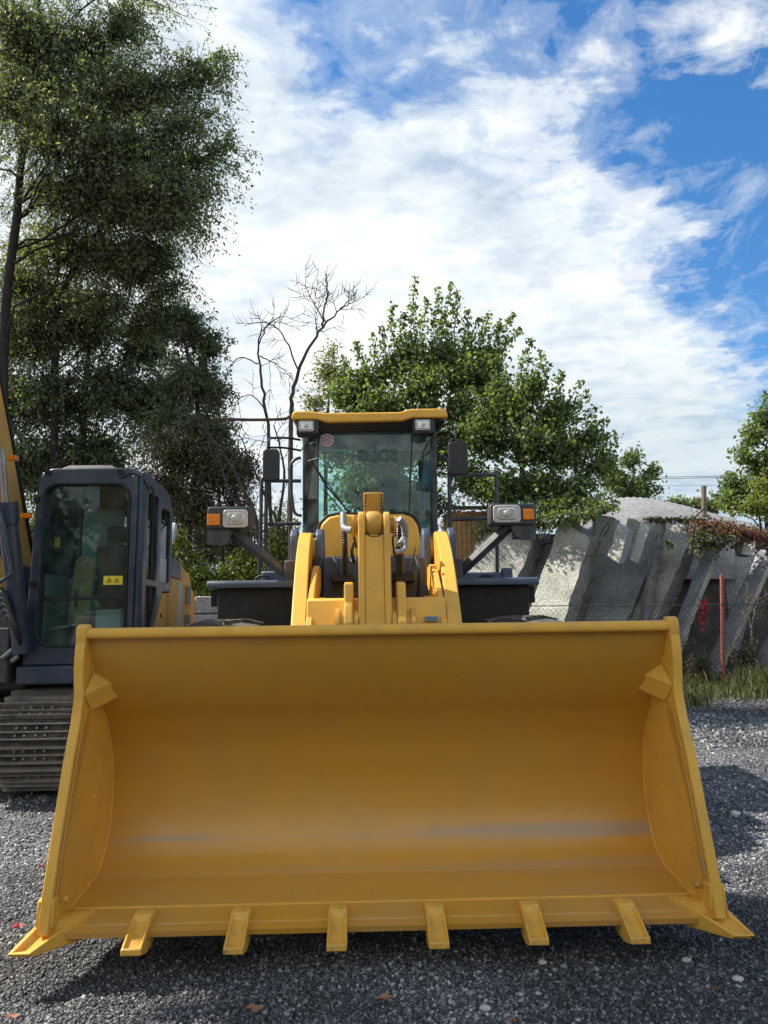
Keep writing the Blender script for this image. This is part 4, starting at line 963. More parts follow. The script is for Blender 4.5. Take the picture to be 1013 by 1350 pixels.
mb = MB(); mb.box((ex1-.10, 6.975, 1.17), (ex1-.045, 7.0, 2.92)); mb.box((ex1-.035, 6.985, 1.17), (ex1+.0, 7.0, 2.9)); epart('pillar_trim', mb, 'navy', bevel=.01)
side = [(7.09, 1.15), (7.40, 1.15), (7.57, 1.55), (7.80, 1.84), (8.12, 1.86), (8.12, 2.68), (8.06, 2.82), (7.9, 2.92), (7.09, 2.98)]
d1 = rrect(7.20, 1.95, 7.56, 2.80, .05, 4); d2 = [(7.20, 1.40), (7.40, 1.40), (7.56, 1.72), (7.56, 1.88), (7.20, 1.88)]; d3 = rrect(7.68, 1.95, 8.04, 2.72, .06, 4)
v, f = plate_mesh(side, [d1, d2, d3], 'x', ex1-.05, ex1+.0); mesh_obj('cab_side', v, f, M['navy'], EX, bevel=.012)
v, f = plate_mesh([(7.09, 1.15), (8.12, 1.15), (8.12, 2.68), (8.06, 2.82), (7.9, 2.92), (7.09, 2.98)], [rrect(7.2, 1.9, 8.0, 2.75, .06, 4)], 'x', ex0, ex0+.05); mesh_obj('cab_side', v, f, M['navy'], EX, bevel=.012)
for q in (d1, d2, d3):
    ys = [p[0] for p in q]; zs = [p[1] for p in q]
    mb = MB(); mb.box((ex1-.03, min(ys)-.01, min(zs)-.01), (ex1-.024, max(ys)+.01, max(zs)+.01)); epart('side_pane', mb, 'glass_dark')
mb = MB(); mb.box((ex0+.02, 7.19, 1.89), (ex0+.026, 8.01, 2.76)); epart('side_pane', mb, 'glass_dark')
v, f = plate_mesh([(ex0, 1.15), (ex1, 1.15), (ex1, 2.7), (ex1-.1, 2.85), (ex0+.1, 2.85), (ex0, 2.7)], [rrect(ex0+.42, 2.0, ex1-.10, 2.68, .06, 4)], 'y', 8.07, 8.12); mesh_obj('cab_back', v, f, M['navy'], EX, bevel=.01)
mb = MB(); mb.box((ex0+.41, 8.085, 1.99), (ex1-.09, 8.091, 2.69)); epart('rear_pane', mb, 'glass_dark')
mb = MB(); mb.prism([(7.0, 2.95), (7.03, 3.0), (7.5, 3.035), (7.9, 3.0), (8.08, 2.88), (8.1, 2.8), (7.0, 2.9)], 'x', ex0+.08, ex1-.09); epart('cab_roof', mb, 'navy', bevel=.03, segs=3)
mb = MB(); mb.hexa([(ex0+.18, 7.05, 3.0), (ex1-.26, 7.05, 3.0), (ex1-.26, 7.8, 3.02), (ex0+.18, 7.8, 3.02), (ex0+.26, 7.1, 3.05), (ex1-.34, 7.1, 3.05), (ex1-.34, 7.75, 3.07), (ex0+.26, 7.75, 3.07)]); epart('roof_hatch', mb, 'darkgrey', bevel=.012)
for x in (ex0+.10, ex1-.22):
    mb = MB(); mb.cyl((x, 6.985, 2.955), (x, 7.02, 2.955), .03, 12); epart('roof_bolt', mb, 'black', smooth=True)
mb = MB(); mb.box((ex0-.09, 6.97, .98), (ex1+.04, 8.12, 1.15)); epart('cab_floor', mb, 'navy', bevel=.02)
for z in (1.35, 1.9, 2.7):
    mb = MB(); mb.box((ex0-.02, 6.975, z-.025), (ex0+.03, 7.0, z+.025)); epart('hinge', mb, 'black', bevel=.006)
mb = MB(); mb.tube(smooth_path([(ex1+.02, 7.16, 2.85), (ex1+.06, 7.16, 2.75), (ex1+.06, 7.16, 2.3), (ex1+.03, 7.17, 2.2)], 4), .010, 6); epart('door_rail', mb, 'black', smooth=True)
mb = MB(); mb.tube(smooth_path([(ex1-.22, 6.98, 2.90), (ex1-.12, 6.97, 2.94), (ex1-.02, 7.0, 2.90), (ex1+.03, 7.1, 2.80)], 5), .008, 6); epart('cable', mb, 'black', smooth=True)
mb = MB(); mb.box((ex0+.055, 7.15, 1.2), (ex0+.075, 8.0, 2.0)); epart('brightening_panel', mb, 'cab_brightener', bevel=.005)  # pale wall and floor panels added to brighten the cab inside
mb = MB(); mb.box((ex0+.08, 7.98, 1.2), (ex0+.50, 8.06, 2.75)); epart('brightening_panel', mb, 'cab_brightener', bevel=.01)
mb = MB(); mb.box((ex0+.06, 7.15, 1.16), (ex1-.06, 8.05, 1.22)); epart('brightening_floor', mb, 'cab_brightener', bevel=.005)
# things inside the cab
es = epart('operator_seat', MB().box((-2.85, 7.6, 1.3), (-2.4, 7.95, 1.65)), 'seat', bevel=.05)
mb = MB(); mb.box((-2.83, 7.85, 1.65), (-2.42, 7.98, 2.35)); mb.box((-2.74, 7.88, 2.38), (-2.5, 7.95, 2.55)); P('seat_backrest', mb, M['seat'], es, bevel=.04)
pc = lambda px, py, Y: at(px, py, Y)
q = [at(88, 823, 7.3), at(116, 821, 7.3), at(127, 742, 7.35), at(121, 735, 7.35), at(110, 733, 7.35), at(102, 740, 7.35)]
mb = MB(); mb.prism([(p.x, p.z) for p in q], 'y', 7.31, 7.325); epart('cardboard_cover', mb, 'card')
for (x0, y1, x1, y0, Y, mt, nm) in ((125, 833, 160, 803, 7.25, 'label_w', 'tool_case'), (60, 800, 67, 743, 7.4, 'label_w', 'side_cover'), (71, 722, 79, 708, 7.35, 'stick_y', 'caution_sticker')):
    a = at(x0, y1, Y); b_ = at(x1, y0, Y); mb = MB(); mb.box((a.x, Y, a.z), (b_.x, Y+(.18 if nm == 'tool_case' else .03), b_.z)); epart(nm, mb, mt, bevel=.01)
a = at(61, 831, 7.15); b_ = at(105, 822, 7.15); mb = MB(); mb.tube([a, b_], .016, 8); epart('foot_rail', mb, 'steel', smooth=True)
for px in (86, 100): mb = MB(); mb.tube([at(px, 800, 7.3), at(px+4, 745, 7.35)], .012, 6); mb.ball(at(px+4, 742, 7.35), .028, 6); epart('control_lever', mb, 'plastic', smooth=True)
mb = MB(); a = at(57, 688, 7.45); mb.box((a.x-.03, 7.35, a.z-.06), (a.x+.13, 7.6, a.z+.12)); epart('wall_box', mb, 'plastic', bevel=.01)
# sticker on the windscreen, with two small drawings
a = at(136, 771, 7.02); b_ = at(162, 759, 7.02); mb = MB(); mb.box((a.x, 7.026, a.z), (b_.x, 7.029, b_.z)); ws_ = epart('warning_sticker', mb, 'stick_y')
mb = MB()
for k, cxx in enumerate((a.x+.055, b_.x-.055)):
    zc_ = (a.z+b_.z)/2; mb.tube([(cxx-.025, 7.0245, zc_-.02), (cxx, 7.0245, zc_+.022), (cxx+.025, 7.0245, zc_-.02)], .0035, 4, closed=True); mb.tube([(cxx-.01, 7.0245, zc_-.012), (cxx+.008, 7.0245, zc_+.006)], .004, 4)
P('sticker_drawing', mb, M['blackink'], ws_)
a = at(75, 655, 7.02); mb = MB(); mb.box((a.x, 7.026, a.z), (a.x+.06, 7.029, a.z+.03)); epart('green_sticker', mb, 'glass'); 
mb = MB(); mb.box((ex1-.022, 7.72, 1.9), (ex1-.018, 7.98, 2.2)); epart('notice_sheet', mb, 'label_w')
# house: engine cover behind the cab
hs_ = [(8.16, 1.05), (9.35, 1.15), (9.45, 1.3), (9.45, 2.0), (9.33, 2.16), (9.1, 2.25), (8.6, 2.35), (8.16, 2.38)]
mb = MB(); mb.prism([(8.14, 1.05), (9.10, 1.12), (9.20, 1.25), (9.20, 1.98), (9.06, 2.12), (8.5, 2.24), (8.14, 2.27)], 'x', -4.85, ex1-.02)
house = epart('engine_cover', mb, 'yellow_old', bevel=.04, segs=3)
mb = MB(); mb.prism([(7.42, 1.05), (7.59, 1.54), (7.82, 1.83), (8.13, 1.85), (8.18, 2.0), (8.75, 2.0), (8.78, 1.05)], 'x', ex1-.06, ex1+.005); P('side_door', mb, M['yellow_old'], house, bevel=.012)
mb = MB(); mb.prism([(8.15, 2.02), (8.6, 2.02), (8.55, 2.20), (8.15, 2.25)], 'x', ex1-.5, ex1-.005); P('grey_side_panel', mb, M['bluegrey'], house, bevel=.01)
for k in range(9):
    mb = MB(); mb.box((ex1+.005, 7.96, 1.42+.048*k), (ex1+.018, 8.06, 1.444+.048*k)); P('louvre', mb, M['yellow_dirty'], house, bevel=.003)
for (z0, z1) in ((1.40, 1.62), (1.74, 1.96)):
    mb = MB(); mb.prism(rrect(8.80, z0-.03, 9.10, z1+.03, .03, 3), 'x', ex1-.03, ex1-.012); fm = P('grille_frame', mb, M['yellow_old'], house, bevel=.004)
    mb = MB(); mb.box((ex1-.012, 8.83, z0), (ex1-.006, 9.07, z1)); P('grille', mb, M['bluegrey'], house)
mb = MB(); mb.box((ex1+.005, 8.42, 1.50), (ex1+.009, 8.58, 1.98)); P('data_sticker', mb, M['label_w'], house)
mb = MB(); mb.box((ex1+.005, 8.42, 1.22), (ex1+.009, 8.62, 1.44)); P('door_patch', mb, M['bluegrey'], house)
for z in (1.46, 1.60): mb = MB(); mb.box((ex1+.005, 7.72, z-.02), (ex1+.012, 7.75, z+.02)); P('slot', mb, M['black'], house)
mb = MB(); mb.cyl((ex1, 8.05, 1.27), (ex1+.016, 8.05, 1.27), .022, 10); P('lock', mb, M['black'], house)
mb = MB(); mb.tube(smooth_path([(ex1-.05, 8.3, 2.42), (ex1-.05, 8.4, 2.62), (ex1-.10, 8.45, 2.62)], 3), .03, 8); P('exhaust_stub', mb, M['label_w'], house, smooth=True)
mb = MB(); mb.box((-4.8, 9.2, 1.05), (ex1-.14, 10.0, 2.0)); epart('counterweight', mb, 'yellow_old', bevel=.12, segs=4)
mb = MB(); mb.box((-4.8, 7.2, .92), (ex0-.10, 9.5, 1.12)); mb.box((-4.8, 7.6, 1.12), (-3.95, 8.14, 2.0)); epart('deck', mb, 'darkgrey', bevel=.02)
# boom, its cylinder, pipes
bm_c = [(7.95, 1.55), (7.55, 2.0), (7.15, 2.60), (6.7, 3.35), (6.2, 4.15), (5.6, 4.75), (4.8, 5.05), (3.8, 5.0)]
blx0, blx1 = -3.78, -3.42
cc = [(q.x, q.y) for q in smooth_path([(a, b_, 0) for a, b_ in bm_c], 4)]
mb = MB(); mb.prism(curve_strip(cc, lambda t: .20+.14*sin(pi*t)), 'x', blx0, blx1); boom = epart('boom', mb, 'yellow_old', bevel=.012)
ce = curve_strip(cc, lambda t: .20+.14*sin(pi*t)); nn_ = len(cc)
for (sl, nm) in ((ce[:nn_], 'boom_edge'), (ce[nn_:], 'boom_edge')):
    mb = MB(); mb.tube([(blx1+.004, p[0], p[1]) for p in sl], .022, 6); P(nm, mb, M['black'], boom, smooth=True)
for (px, py) in ((19, 604), (37, 680)):
    Yb = 6.85; p = at(px, py, Yb); mb = MB(); mb.box((p.x-.06, Yb-.03, p.z-.022), (p.x+.03, Yb+.03, p.z+.022)); P('boom_bracket', mb, M['orange'], boom, bevel=.004)
mb = MB(); mb.cyl(at(2, 590, 6.45), at(8, 668, 6.6), .028, 12); epart('cylinder_rod', mb, 'steel', smooth=True)
mb = MB(); mb.cyl(at(8, 662, 6.58), at(10, 690, 6.62), .10, 16); mb.cyl(at(9, 672, 6.62), at(30, 860, 6.9), .082, 18); epart('boom_cylinder', mb, 'navy', smooth=True)
mb = MB(); mb.tube(smooth_path([at(1, 675, 6.45), at(6, 700, 6.45), at(14, 750, 6.5), at(13, 758, 6.5), at(-4, 770, 6.5)], 5), .016, 8); epart('hydraulic_pipe', mb, 'navy', smooth=True)
for k in range(5):
    r_ = random.Random(k); mb = MB(); q = [at(-10+4*k, 790+6*k, 6.9), at(2+3*k, 780+8*k, 6.7), at(12+3*k, 800+9*k, 6.7), at(18+2*k, 850+2*k, 6.9), at(10, 880, 7.0)]; mb.tube(smooth_path(q, 5), .018, 8); epart('hydraulic_hose', mb, 'plastic', smooth=True)
mb = MB(); a = at(-20, 905, 7.1); mb.box((-3.95, 6.95, 1.0), (-3.25, 7.5, 1.5)); mb.box((-3.9, 7.3, 1.4), (-3.3, 8.1, 2.1)); epart('boom_foot', mb, 'darkgrey', bevel=.02)
for (px, py) in ((10, 862), (16, 872), (3, 868)): mb = MB(); p = at(px, py, 6.93); mb.cyl(p, p+Vector((.06, 0, .05)), .022, 8); epart('hose_fitting', mb, 'steel', smooth=True)
mb = MB(); mb.prism([(3.55, 5.35), (4.05, 5.15), (3.75, 4.2), (3.45, 1.6), (3.25, 1.6), (3.3, 4.3)], 'x', blx0+.04, blx1-.04); epart('dipper_arm', mb, 'yellow_old', bevel=.015)
mb = MB(); mb.prism([(3.2, 1.65), (3.5, 1.65), (3.75, 1.2), (3.7, .7), (3.35, .35), (3.0, .42), (2.85, .62), (3.2, .72), (3.35, 1.0)], 'x', blx0-.25, blx1+.25); epart('digging_bucket', mb, 'trackm', bevel=.02)
# undercarriage with its track shoes
mb = MB(); mb.box((-4.2, 7.9, .35), (-3.3, 9.0, .8)); mb.cyl((-3.7, 8.45, .75), (-3.7, 8.45, 1.0), .5, 24); epart('undercarriage', mb, 'darkgrey', bevel=.02)
RT = .40; TY0, TY1 = 7.22, 9.72
path_len = 2*(TY1-TY0)+2*pi*RT; NS = 40
def track_pt(u):
    d = (u % 1)*path_len; s1 = TY1-TY0
    if d < s1: return TY1-d, 2*RT+.07, 0.
    d -= s1
    if d < pi*RT:
        a = d/RT; return TY0-RT*sin(a), RT+.07+RT*cos(a), a
    d -= pi*RT
    if d < s1: return TY0+d, .07, pi
    d -= s1; a = d/RT; return TY1+RT*sin(a), RT+.07-RT*cos(a), pi+a
wS = .335
mb = MB(); pit = path_len/NS
mb.prism([(-pit*.49, -.012), (pit*.47, -.012), (pit*.50, .006), (-pit*.50, .006)], 'x', -wS, wS); mb.cur = 1
for (c_, h_) in ((-.40, .052), (-.06, .036), (.30, .052)):
    mb.prism([(pit*(c_-.055), .004), (pit*(c_+.055), .004), (pit*(c_+.03), h_), (pit*(c_-.03), h_)], 'x', -wS, wS)
for x in (-.13, -.05, .05, .13):
    for y in (-.22, .13): mb.cyl((x, y*pit, .004), (x, y*pit, .024), .013, 6)
shoe0 = P('track_shoe', mb, [M['trackmud'], M['trackm']], None)
first = True
for tx_ in (-2.955, -4.45):
    tr = epart('track', MB().box((tx_-.10, TY0, .20), (tx_+.10, TY1, .72)), 'darkgrey', bevel=.03)
    for yy, rr_ in ((TY0, RT-.03), (TY1, RT-.03)): mb = MB(); mb.cyl((tx_-.12, yy, RT+.07), (tx_+.12, yy, RT+.07), rr_, 24); P('idler_wheel', mb, M['darkgrey'], tr, bevel=.02)
    for k in range(5): mb = MB(); yy = TY0+.4+.42*k; mb.cyl((tx_-.14, yy, .20), (tx_+.14, yy, .20), .12, 14); P('roller', mb, M['darkgrey'], tr, bevel=.01)
    for k in range(NS):
        y, z, a = track_pt(k/NS)
        o = shoe0 if first else shoe0.copy()
        if not first: COL.objects.link(o)
        o.parent = tr; o.location = Vector((tx_+random.uniform(-.004, .004), y, z))-ORG[tr.name]; o.rotation_euler = (a+random.uniform(-.03, .03), 0, 0)
        first = False

# ================================================================ leaning concrete slabs
def rough_slab(name, p, dirv, label, mats=('slab', 'slab_edge'), group='leaning concrete slabs', seed=0, amp=.05, groove=0, nv=22):
    """p: four corners of the broad face (foot left, foot right, top right, top left); dirv: the way the thickness goes.
    All faces are cut finely and pushed about so that arrises are chipped and faces pitted."""
    rng = random.Random(seed); p = [Vector(q) for q in p]; d = Vector(dirv)
    bm = bmesh.new()
    NU, NV, NW = 5, nv, 3
    def pt(u, v, w): return p[0].lerp(p[1], u).lerp(p[3].lerp(p[2], u), v) + d*w
    grid = {}
    for i in range(NU+1):
        for j in range(NV+1):
            for k in range(NW+1):
                if 0 < i < NU and 0 < j < NV and 0 < k < NW: continue
                q = pt(i/NU, j/NV, k/NW)
                on = (i in (0, NU)) + (k in (0, NW)) + (j in (0, NV))
                a = amp*(1.0 if on >= 2 else .25)
                c = pt(.5, j/NV, .5)
                dd = (c-q).normalized() if (c-q).length > 1e-6 else Vector((0, 0, 0))
                q = q + dd*abs(rng.gauss(0, a)) + Vector((rng.gauss(0, a*.25), rng.gauss(0, a*.25), rng.gauss(0, a*.25)))
                if groove and k == 0 and i in (2, 3): q += Vector((0, .16*groove, 0))
                if j == NV: q += Vector((0, 0, rng.uniform(-.09, .03)))
                grid[i, j, k] = bm.verts.new(q)
    def quad(a, b, c, e, mi):
        f = bm.faces.new((grid[a], grid[b], grid[c], grid[e])); f.material_index = mi
    for j in range(NV):
        for i in range(NU):
            quad((i, j, 0), (i+1, j, 0), (i+1, j+1, 0), (i, j+1, 0), 0); quad((i, j, NW), (i, j+1, NW), (i+1, j+1, NW), (i+1, j, NW), 0)
        for k in range(NW):
            quad((0, j, k), (0, j+1, k), (0, j+1, k+1), (0, j, k+1), 1); quad((NU, j, k), (NU, j, k+1), (NU, j+1, k+1), (NU, j+1, k), 1)
    for i in range(NU):
        for k in range(NW):
            quad((i, 0, k), (i, 0, k+1), (i+1, 0, k+1), (i+1, 0, k), 1); quad((i, NV, k), (i+1, NV, k), (i+1, NV, k+1), (i, NV, k+1), 1)
    bmesh.ops.recalc_face_normals(bm, faces=bm.faces)
    bm.verts.index_update(); v = [tuple(q.co) for q in bm.verts]; f = [[x.index for x in fc.verts] for fc in bm.faces]; mi = [fc.material_index for fc in bm.faces]; bm.free()
    o = mesh_obj(name, v, f, [M[mats[0]], M[mats[1]]], None, org=(p[0]+p[1])/2, mi=mi, smooth=True, autos=28)
    tag(o, label, 'concrete slab', group); return o
def A4(Y, bl, br, tr, tl, dy=.9, dl=.7):
    """corners of a face that leans back (the foot at Y, the top dy farther); its left side lies dl farther than its right"""
    return [at(*bl, Y+dl), at(*br, Y), at(*tr, Y+dy), at(*tl, Y+dy+dl)]
slabs = [   # distance, foot left/right, top right/left (photograph positions), lean, width of the edge in photograph pixels, its depth, groove
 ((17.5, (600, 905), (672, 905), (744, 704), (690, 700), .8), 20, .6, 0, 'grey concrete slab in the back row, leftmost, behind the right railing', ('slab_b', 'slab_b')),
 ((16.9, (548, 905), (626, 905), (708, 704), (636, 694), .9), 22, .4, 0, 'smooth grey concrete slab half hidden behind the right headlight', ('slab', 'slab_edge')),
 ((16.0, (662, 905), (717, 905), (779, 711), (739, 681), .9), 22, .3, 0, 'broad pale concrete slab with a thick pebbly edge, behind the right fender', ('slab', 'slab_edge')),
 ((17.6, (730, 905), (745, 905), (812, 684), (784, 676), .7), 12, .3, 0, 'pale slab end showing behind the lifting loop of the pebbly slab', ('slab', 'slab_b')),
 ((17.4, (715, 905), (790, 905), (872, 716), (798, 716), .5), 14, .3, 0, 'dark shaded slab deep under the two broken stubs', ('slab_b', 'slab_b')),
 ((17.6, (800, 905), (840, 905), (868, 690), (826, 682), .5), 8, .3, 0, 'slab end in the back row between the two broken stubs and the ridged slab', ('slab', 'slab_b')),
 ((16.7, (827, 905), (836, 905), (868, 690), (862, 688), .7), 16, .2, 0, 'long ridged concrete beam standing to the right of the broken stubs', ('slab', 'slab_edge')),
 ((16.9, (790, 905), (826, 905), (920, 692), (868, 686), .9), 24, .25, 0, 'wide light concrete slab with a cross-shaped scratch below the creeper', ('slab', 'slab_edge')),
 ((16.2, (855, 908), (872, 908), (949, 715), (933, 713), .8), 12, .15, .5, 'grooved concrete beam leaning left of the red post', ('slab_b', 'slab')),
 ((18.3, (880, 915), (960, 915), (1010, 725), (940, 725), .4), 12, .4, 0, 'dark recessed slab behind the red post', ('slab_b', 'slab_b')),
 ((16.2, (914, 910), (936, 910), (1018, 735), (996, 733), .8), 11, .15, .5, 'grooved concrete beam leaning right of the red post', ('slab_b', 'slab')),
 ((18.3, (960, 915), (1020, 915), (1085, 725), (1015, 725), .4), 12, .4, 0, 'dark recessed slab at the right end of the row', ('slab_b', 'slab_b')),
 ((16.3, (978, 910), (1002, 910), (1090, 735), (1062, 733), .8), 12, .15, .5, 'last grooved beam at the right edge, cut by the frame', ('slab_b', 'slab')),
]
for i, (c, ew, ed_, gr, lab, ms) in enumerate(slabs):
    rough_slab('concrete_slab', A4(*c), (ew*c[0]/FPX, ed_, 0), lab, ms, seed=20+i, amp=.035 if 'edge' in ms[1] else .02, groove=gr)
# short broken stubs wedged between the slabs
stubs = [((16.3, (800, 733), (817, 743), (828, 700), (814, 690), .35), (.26, .35, .02), 'blocky broken concrete stub with a dark flat underside, left of two'),
         ((16.5, (829, 736), (841, 744), (858, 694), (846, 686), .35), (.20, .35, .02), 'broken concrete stub with a pitted right side, right of two'),
         ((16.2, (977, 730), (994, 733), (997, 712), (983, 709), .2), (.10, .5, 0), 'rounded cracked concrete lump under the red creeper')]
for i, (c, d, lab) in enumerate(stubs):
    rough_slab('concrete_stub', A4(c[0], *c[1:5], c[5], .25), d, lab, ('slab', 'slab_b'), 'broken stubs among the slabs', 60+i, .02, nv=5)
# lifting loops of bent bar
for (px, py, Y, lab) in ((797, 697, 16.2, 'bent steel lifting loop on top of the pale pebbly slab'), (871, 700, 16.6, 'bent steel lifting loop between the ridged slab and the scratched slab'), (719, 702, 16.2, 'bent steel lifting loop above the right headlight')):
    mb = MB(); mb.tube(smooth_path([at(px-6, py+10, Y), at(px+1, py-3, Y), at(px+5, py-6, Y), at(px+6, py-1, Y), at(px-1, py+10, Y)], 5), .014, 6)
    o = P('lifting_loop', mb, M['rust'], None, org=at(px-3, py+10, Y), smooth=True); tag(o, lab, 'steel loop', 'lifting loops on the slabs')
mb = MB(); mb.tube([at(912, 686, 16.4), at(929, 670, 16.2)], .02, 6); o = P('iron_bar', mb, M['rust'], None, org=at(912, 686, 16.4)); tag(o, 'short rusty bar sticking up from the slab tops', 'iron bar')
mb = MB(); mb.tube([at(783, 700, 16.3), at(785, 683, 16.3)], .02, 6); o = P('iron_bar', mb, M['rust'], None, org=at(783, 700, 16.3)); tag(o, 'upright stub of bar beside the lifting loop on the pale slab', 'iron bar')
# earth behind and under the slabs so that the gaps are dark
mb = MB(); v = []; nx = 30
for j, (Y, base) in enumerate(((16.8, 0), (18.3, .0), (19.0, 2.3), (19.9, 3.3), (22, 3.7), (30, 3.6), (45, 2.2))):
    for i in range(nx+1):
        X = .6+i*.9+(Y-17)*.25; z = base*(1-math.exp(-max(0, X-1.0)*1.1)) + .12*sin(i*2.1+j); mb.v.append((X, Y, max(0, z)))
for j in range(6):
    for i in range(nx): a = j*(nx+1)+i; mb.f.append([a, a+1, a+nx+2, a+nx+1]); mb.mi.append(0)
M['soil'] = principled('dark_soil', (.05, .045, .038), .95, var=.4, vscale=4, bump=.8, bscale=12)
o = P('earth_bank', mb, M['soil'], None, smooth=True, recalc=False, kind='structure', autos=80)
# low vaulted concrete roof behind the slabs
mb = MB(); n_ = 26
tops = [(742, 668), (760, 661), (790, 659), (830, 656), (850, 657), (880, 662), (905, 668), (930, 677), (960, 690), (975, 700)]
def topz(px):
    for (a, b_), (c, d) in zip(tops, tops[1:]):
        if a <= px <= c: return b_+(d-b_)*(px-a)/(c-a)
    return 700
for k in range(2*n_+1):
    px = 742+(975-742)*k/(2*n_); a = at(px, topz(px), 23.5); rib = .035 if k % 2 else 0
    f0 = at(px-8, 702, 18.8)
    mb.v += [tuple(f0+Vector((0, 0, -1.2))), tuple(f0+Vector((0, 0, rib))), (a.x-.2, 21.5, f0.z+(a.z-f0.z)*.62+rib), (a.x, 23.5, a.z+rib), (a.x, 25.5, a.z-.35)]
for k in range(2*n_):
    for j in range(4): o_ = k*5+j; mb.f.append([o_, o_+5, o_+6, o_+1]); mb.mi.append(0)
o = P('concrete_vault', mb, M['roofc'], None, recalc=False, smooth=True, autos=60, org=at(850, 700, 21)); tag(o, 'low humped pale concrete roof rising behind the leaning slabs', 'vault')
# wooden stub post
mb = MB(); mb.cyl(at(928.5, 680, 21.0), at(928, 641, 21.0), .075, 10); o = P('wooden_post', mb, M['wood'], None, org=at(928.5, 680, 21.0), smooth=True); tag(o, 'dark wooden post stub standing against the sky behind the roof', 'post')
# little plank shed behind the right-hand railing
a = at(596, 735, 19.5); b_ = at(640, 672, 19.5)
shed = thing('plank_shed', (a.x, 19.5, 2.0), 'small shed of pine planks with a grey roof, seen past the cab', 'shed')
k = 0; x = a.x-.1
while x < b_.x+.4:
    w = .13; mb = MB(); mb.box((x, 19.5-.01*(k % 2), 1.2), (x+w-.012, 19.53, b_.z-.05+.02*(k % 3))); P('plank', mb, M['plank'], shed); x += w; k += 1
mb = MB(); mb.prism([(19.3, b_.z-.03), (19.25, b_.z+.06), (21.2, b_.z+.38), (21.2, b_.z+.28)], 'x', a.x-.3, b_.x+.6); P('roof', mb, M['wood'], shed, bevel=.01)
mb = MB(); mb.box((a.x-.1, 19.56, 1.2), (b_.x+.4, 21.0, b_.z-.06)); P('shed_body', mb, M['wood'], shed)

# ================================================================ wire fence
FY = 15.0
fe = thing('wire_fence', (at(953, 890, FY).x, FY, .1), 'sagging chain-link fence with one red post in front of the leaning slabs', 'fence')
pa, pb = at(953, 900, FY), at(952, 758, FY)
mb = MB(); mb.hexa([(pa.x-.036, FY-.03, 0), (pa.x+.036, FY-.03, 0), (pa.x+.036, FY+.03, 0), (pa.x-.036, FY+.03, 0), (pb.x-.036, FY-.03, pb.z), (pb.x+.036, FY-.03, pb.z), (pb.x+.036, FY+.03, pb.z), (pb.x-.036, FY+.03, pb.z)]); P('post', mb, M['redpaint'], fe, bevel=.01)
pb0 = pb.x
mb = MB()
for k in range(24): z = .5+k*.078; xx = pa.x+(pb0-pa.x)*z/pb.z; mb.cyl((xx+.02, FY-.045, z), (xx+.02, FY-.03, z), .012, 6)
P('post_rivets', mb, M['rust'], fe, kind='stuff')
for X in (pb0-5.6, pb0+5.6):
    mb = MB(); mb.box((X-.04, FY-.03, .1), (X+.04, FY+.03, 2.0)); P('post', mb, M['rust'], fe, bevel=.01)
mb = MB(); wz = at(850, 799, FY).z
wp = [(X, FY-.04, wz+.015*((X-pb0)/5.6)**2*3+.01*sin(X*2)) for X in np.linspace(pb0-5.6, pb0+5.6, 30)]
mb.tube(wp, .010, 5); P('top_wire', mb, M['wire'], fe, smooth=True)
mb = MB(); pitch = .105; zt, zb = wz-.02, .25; X0, X1 = pb0-5.6, pb0+5.6; hgt = zt-zb
r_ = random.Random(5)
nk = int((X1-X0+hgt)/pitch)
for sgn in (1, -1):
    for k in range(nk):
        xs_ = X0-hgt+k*pitch if sgn > 0 else X0+k*pitch
        seg = []
        for t in np.linspace(0, 1, 9):
            X = xs_+sgn*t*hgt
            if X0 <= X <= X1: seg.append((X+.015*sin(t*9+k*.7), FY+.01*sgn+.03*sin(X*1.7), zb+t*hgt))
        if len(seg) > 1: mb.tube(seg, .0032, 3, caps=False)
P('chain_link_mesh', mb, M['wire'], fe, kind='stuff', recalc=False)

# power lines
for i, (ya, yb, lab) in enumerate(((624, 621.5, 'upper of the two thick power lines crossing above the roof'), (627, 622.5, 'lower of the two thick power lines crossing above the roof'), (636, 633, 'faint thin lowest line below the power lines'))):
    mb = MB(); a = at(690, ya+1.5, 55); b_ = at(1100, yb-1, 60); pts = [a.lerp(b_, t)-Vector((0, 0, 4*.35*t*(1-t))) for t in np.linspace(0, 1, 14)]
    mb.tube(pts, .022 if i < 2 else .012, 5); o = P('power_line', mb, M['wire'], None, org=a, smooth=True); tag(o, lab, 'power line', 'power lines above the slabs')

# old pipe frame left of the cab
pf = thing('pipe_frame', (at(384, 720, 11).x, 11, 0), 'dark pipe frame with a long level arm left of the loader cab', 'pipe frame')
t0 = at(384, 548, 11)
mb = MB(); mb.tube([(t0.x, 11, 0), (t0.x, 11, t0.z-.1)], .034, 10); P('post', mb, M['rust'], pf, smooth=True)
mb = MB(); mb.tube(smooth_path([(t0.x, 11, t0.z-.12), (t0.x-.02, 11, t0.z-.02), at(373, 552.5, 11), at(330, 553.5, 11), at(283, 552, 11)], 5), .024, 8); P('arm', mb, M['rust'], pf, smooth=True)

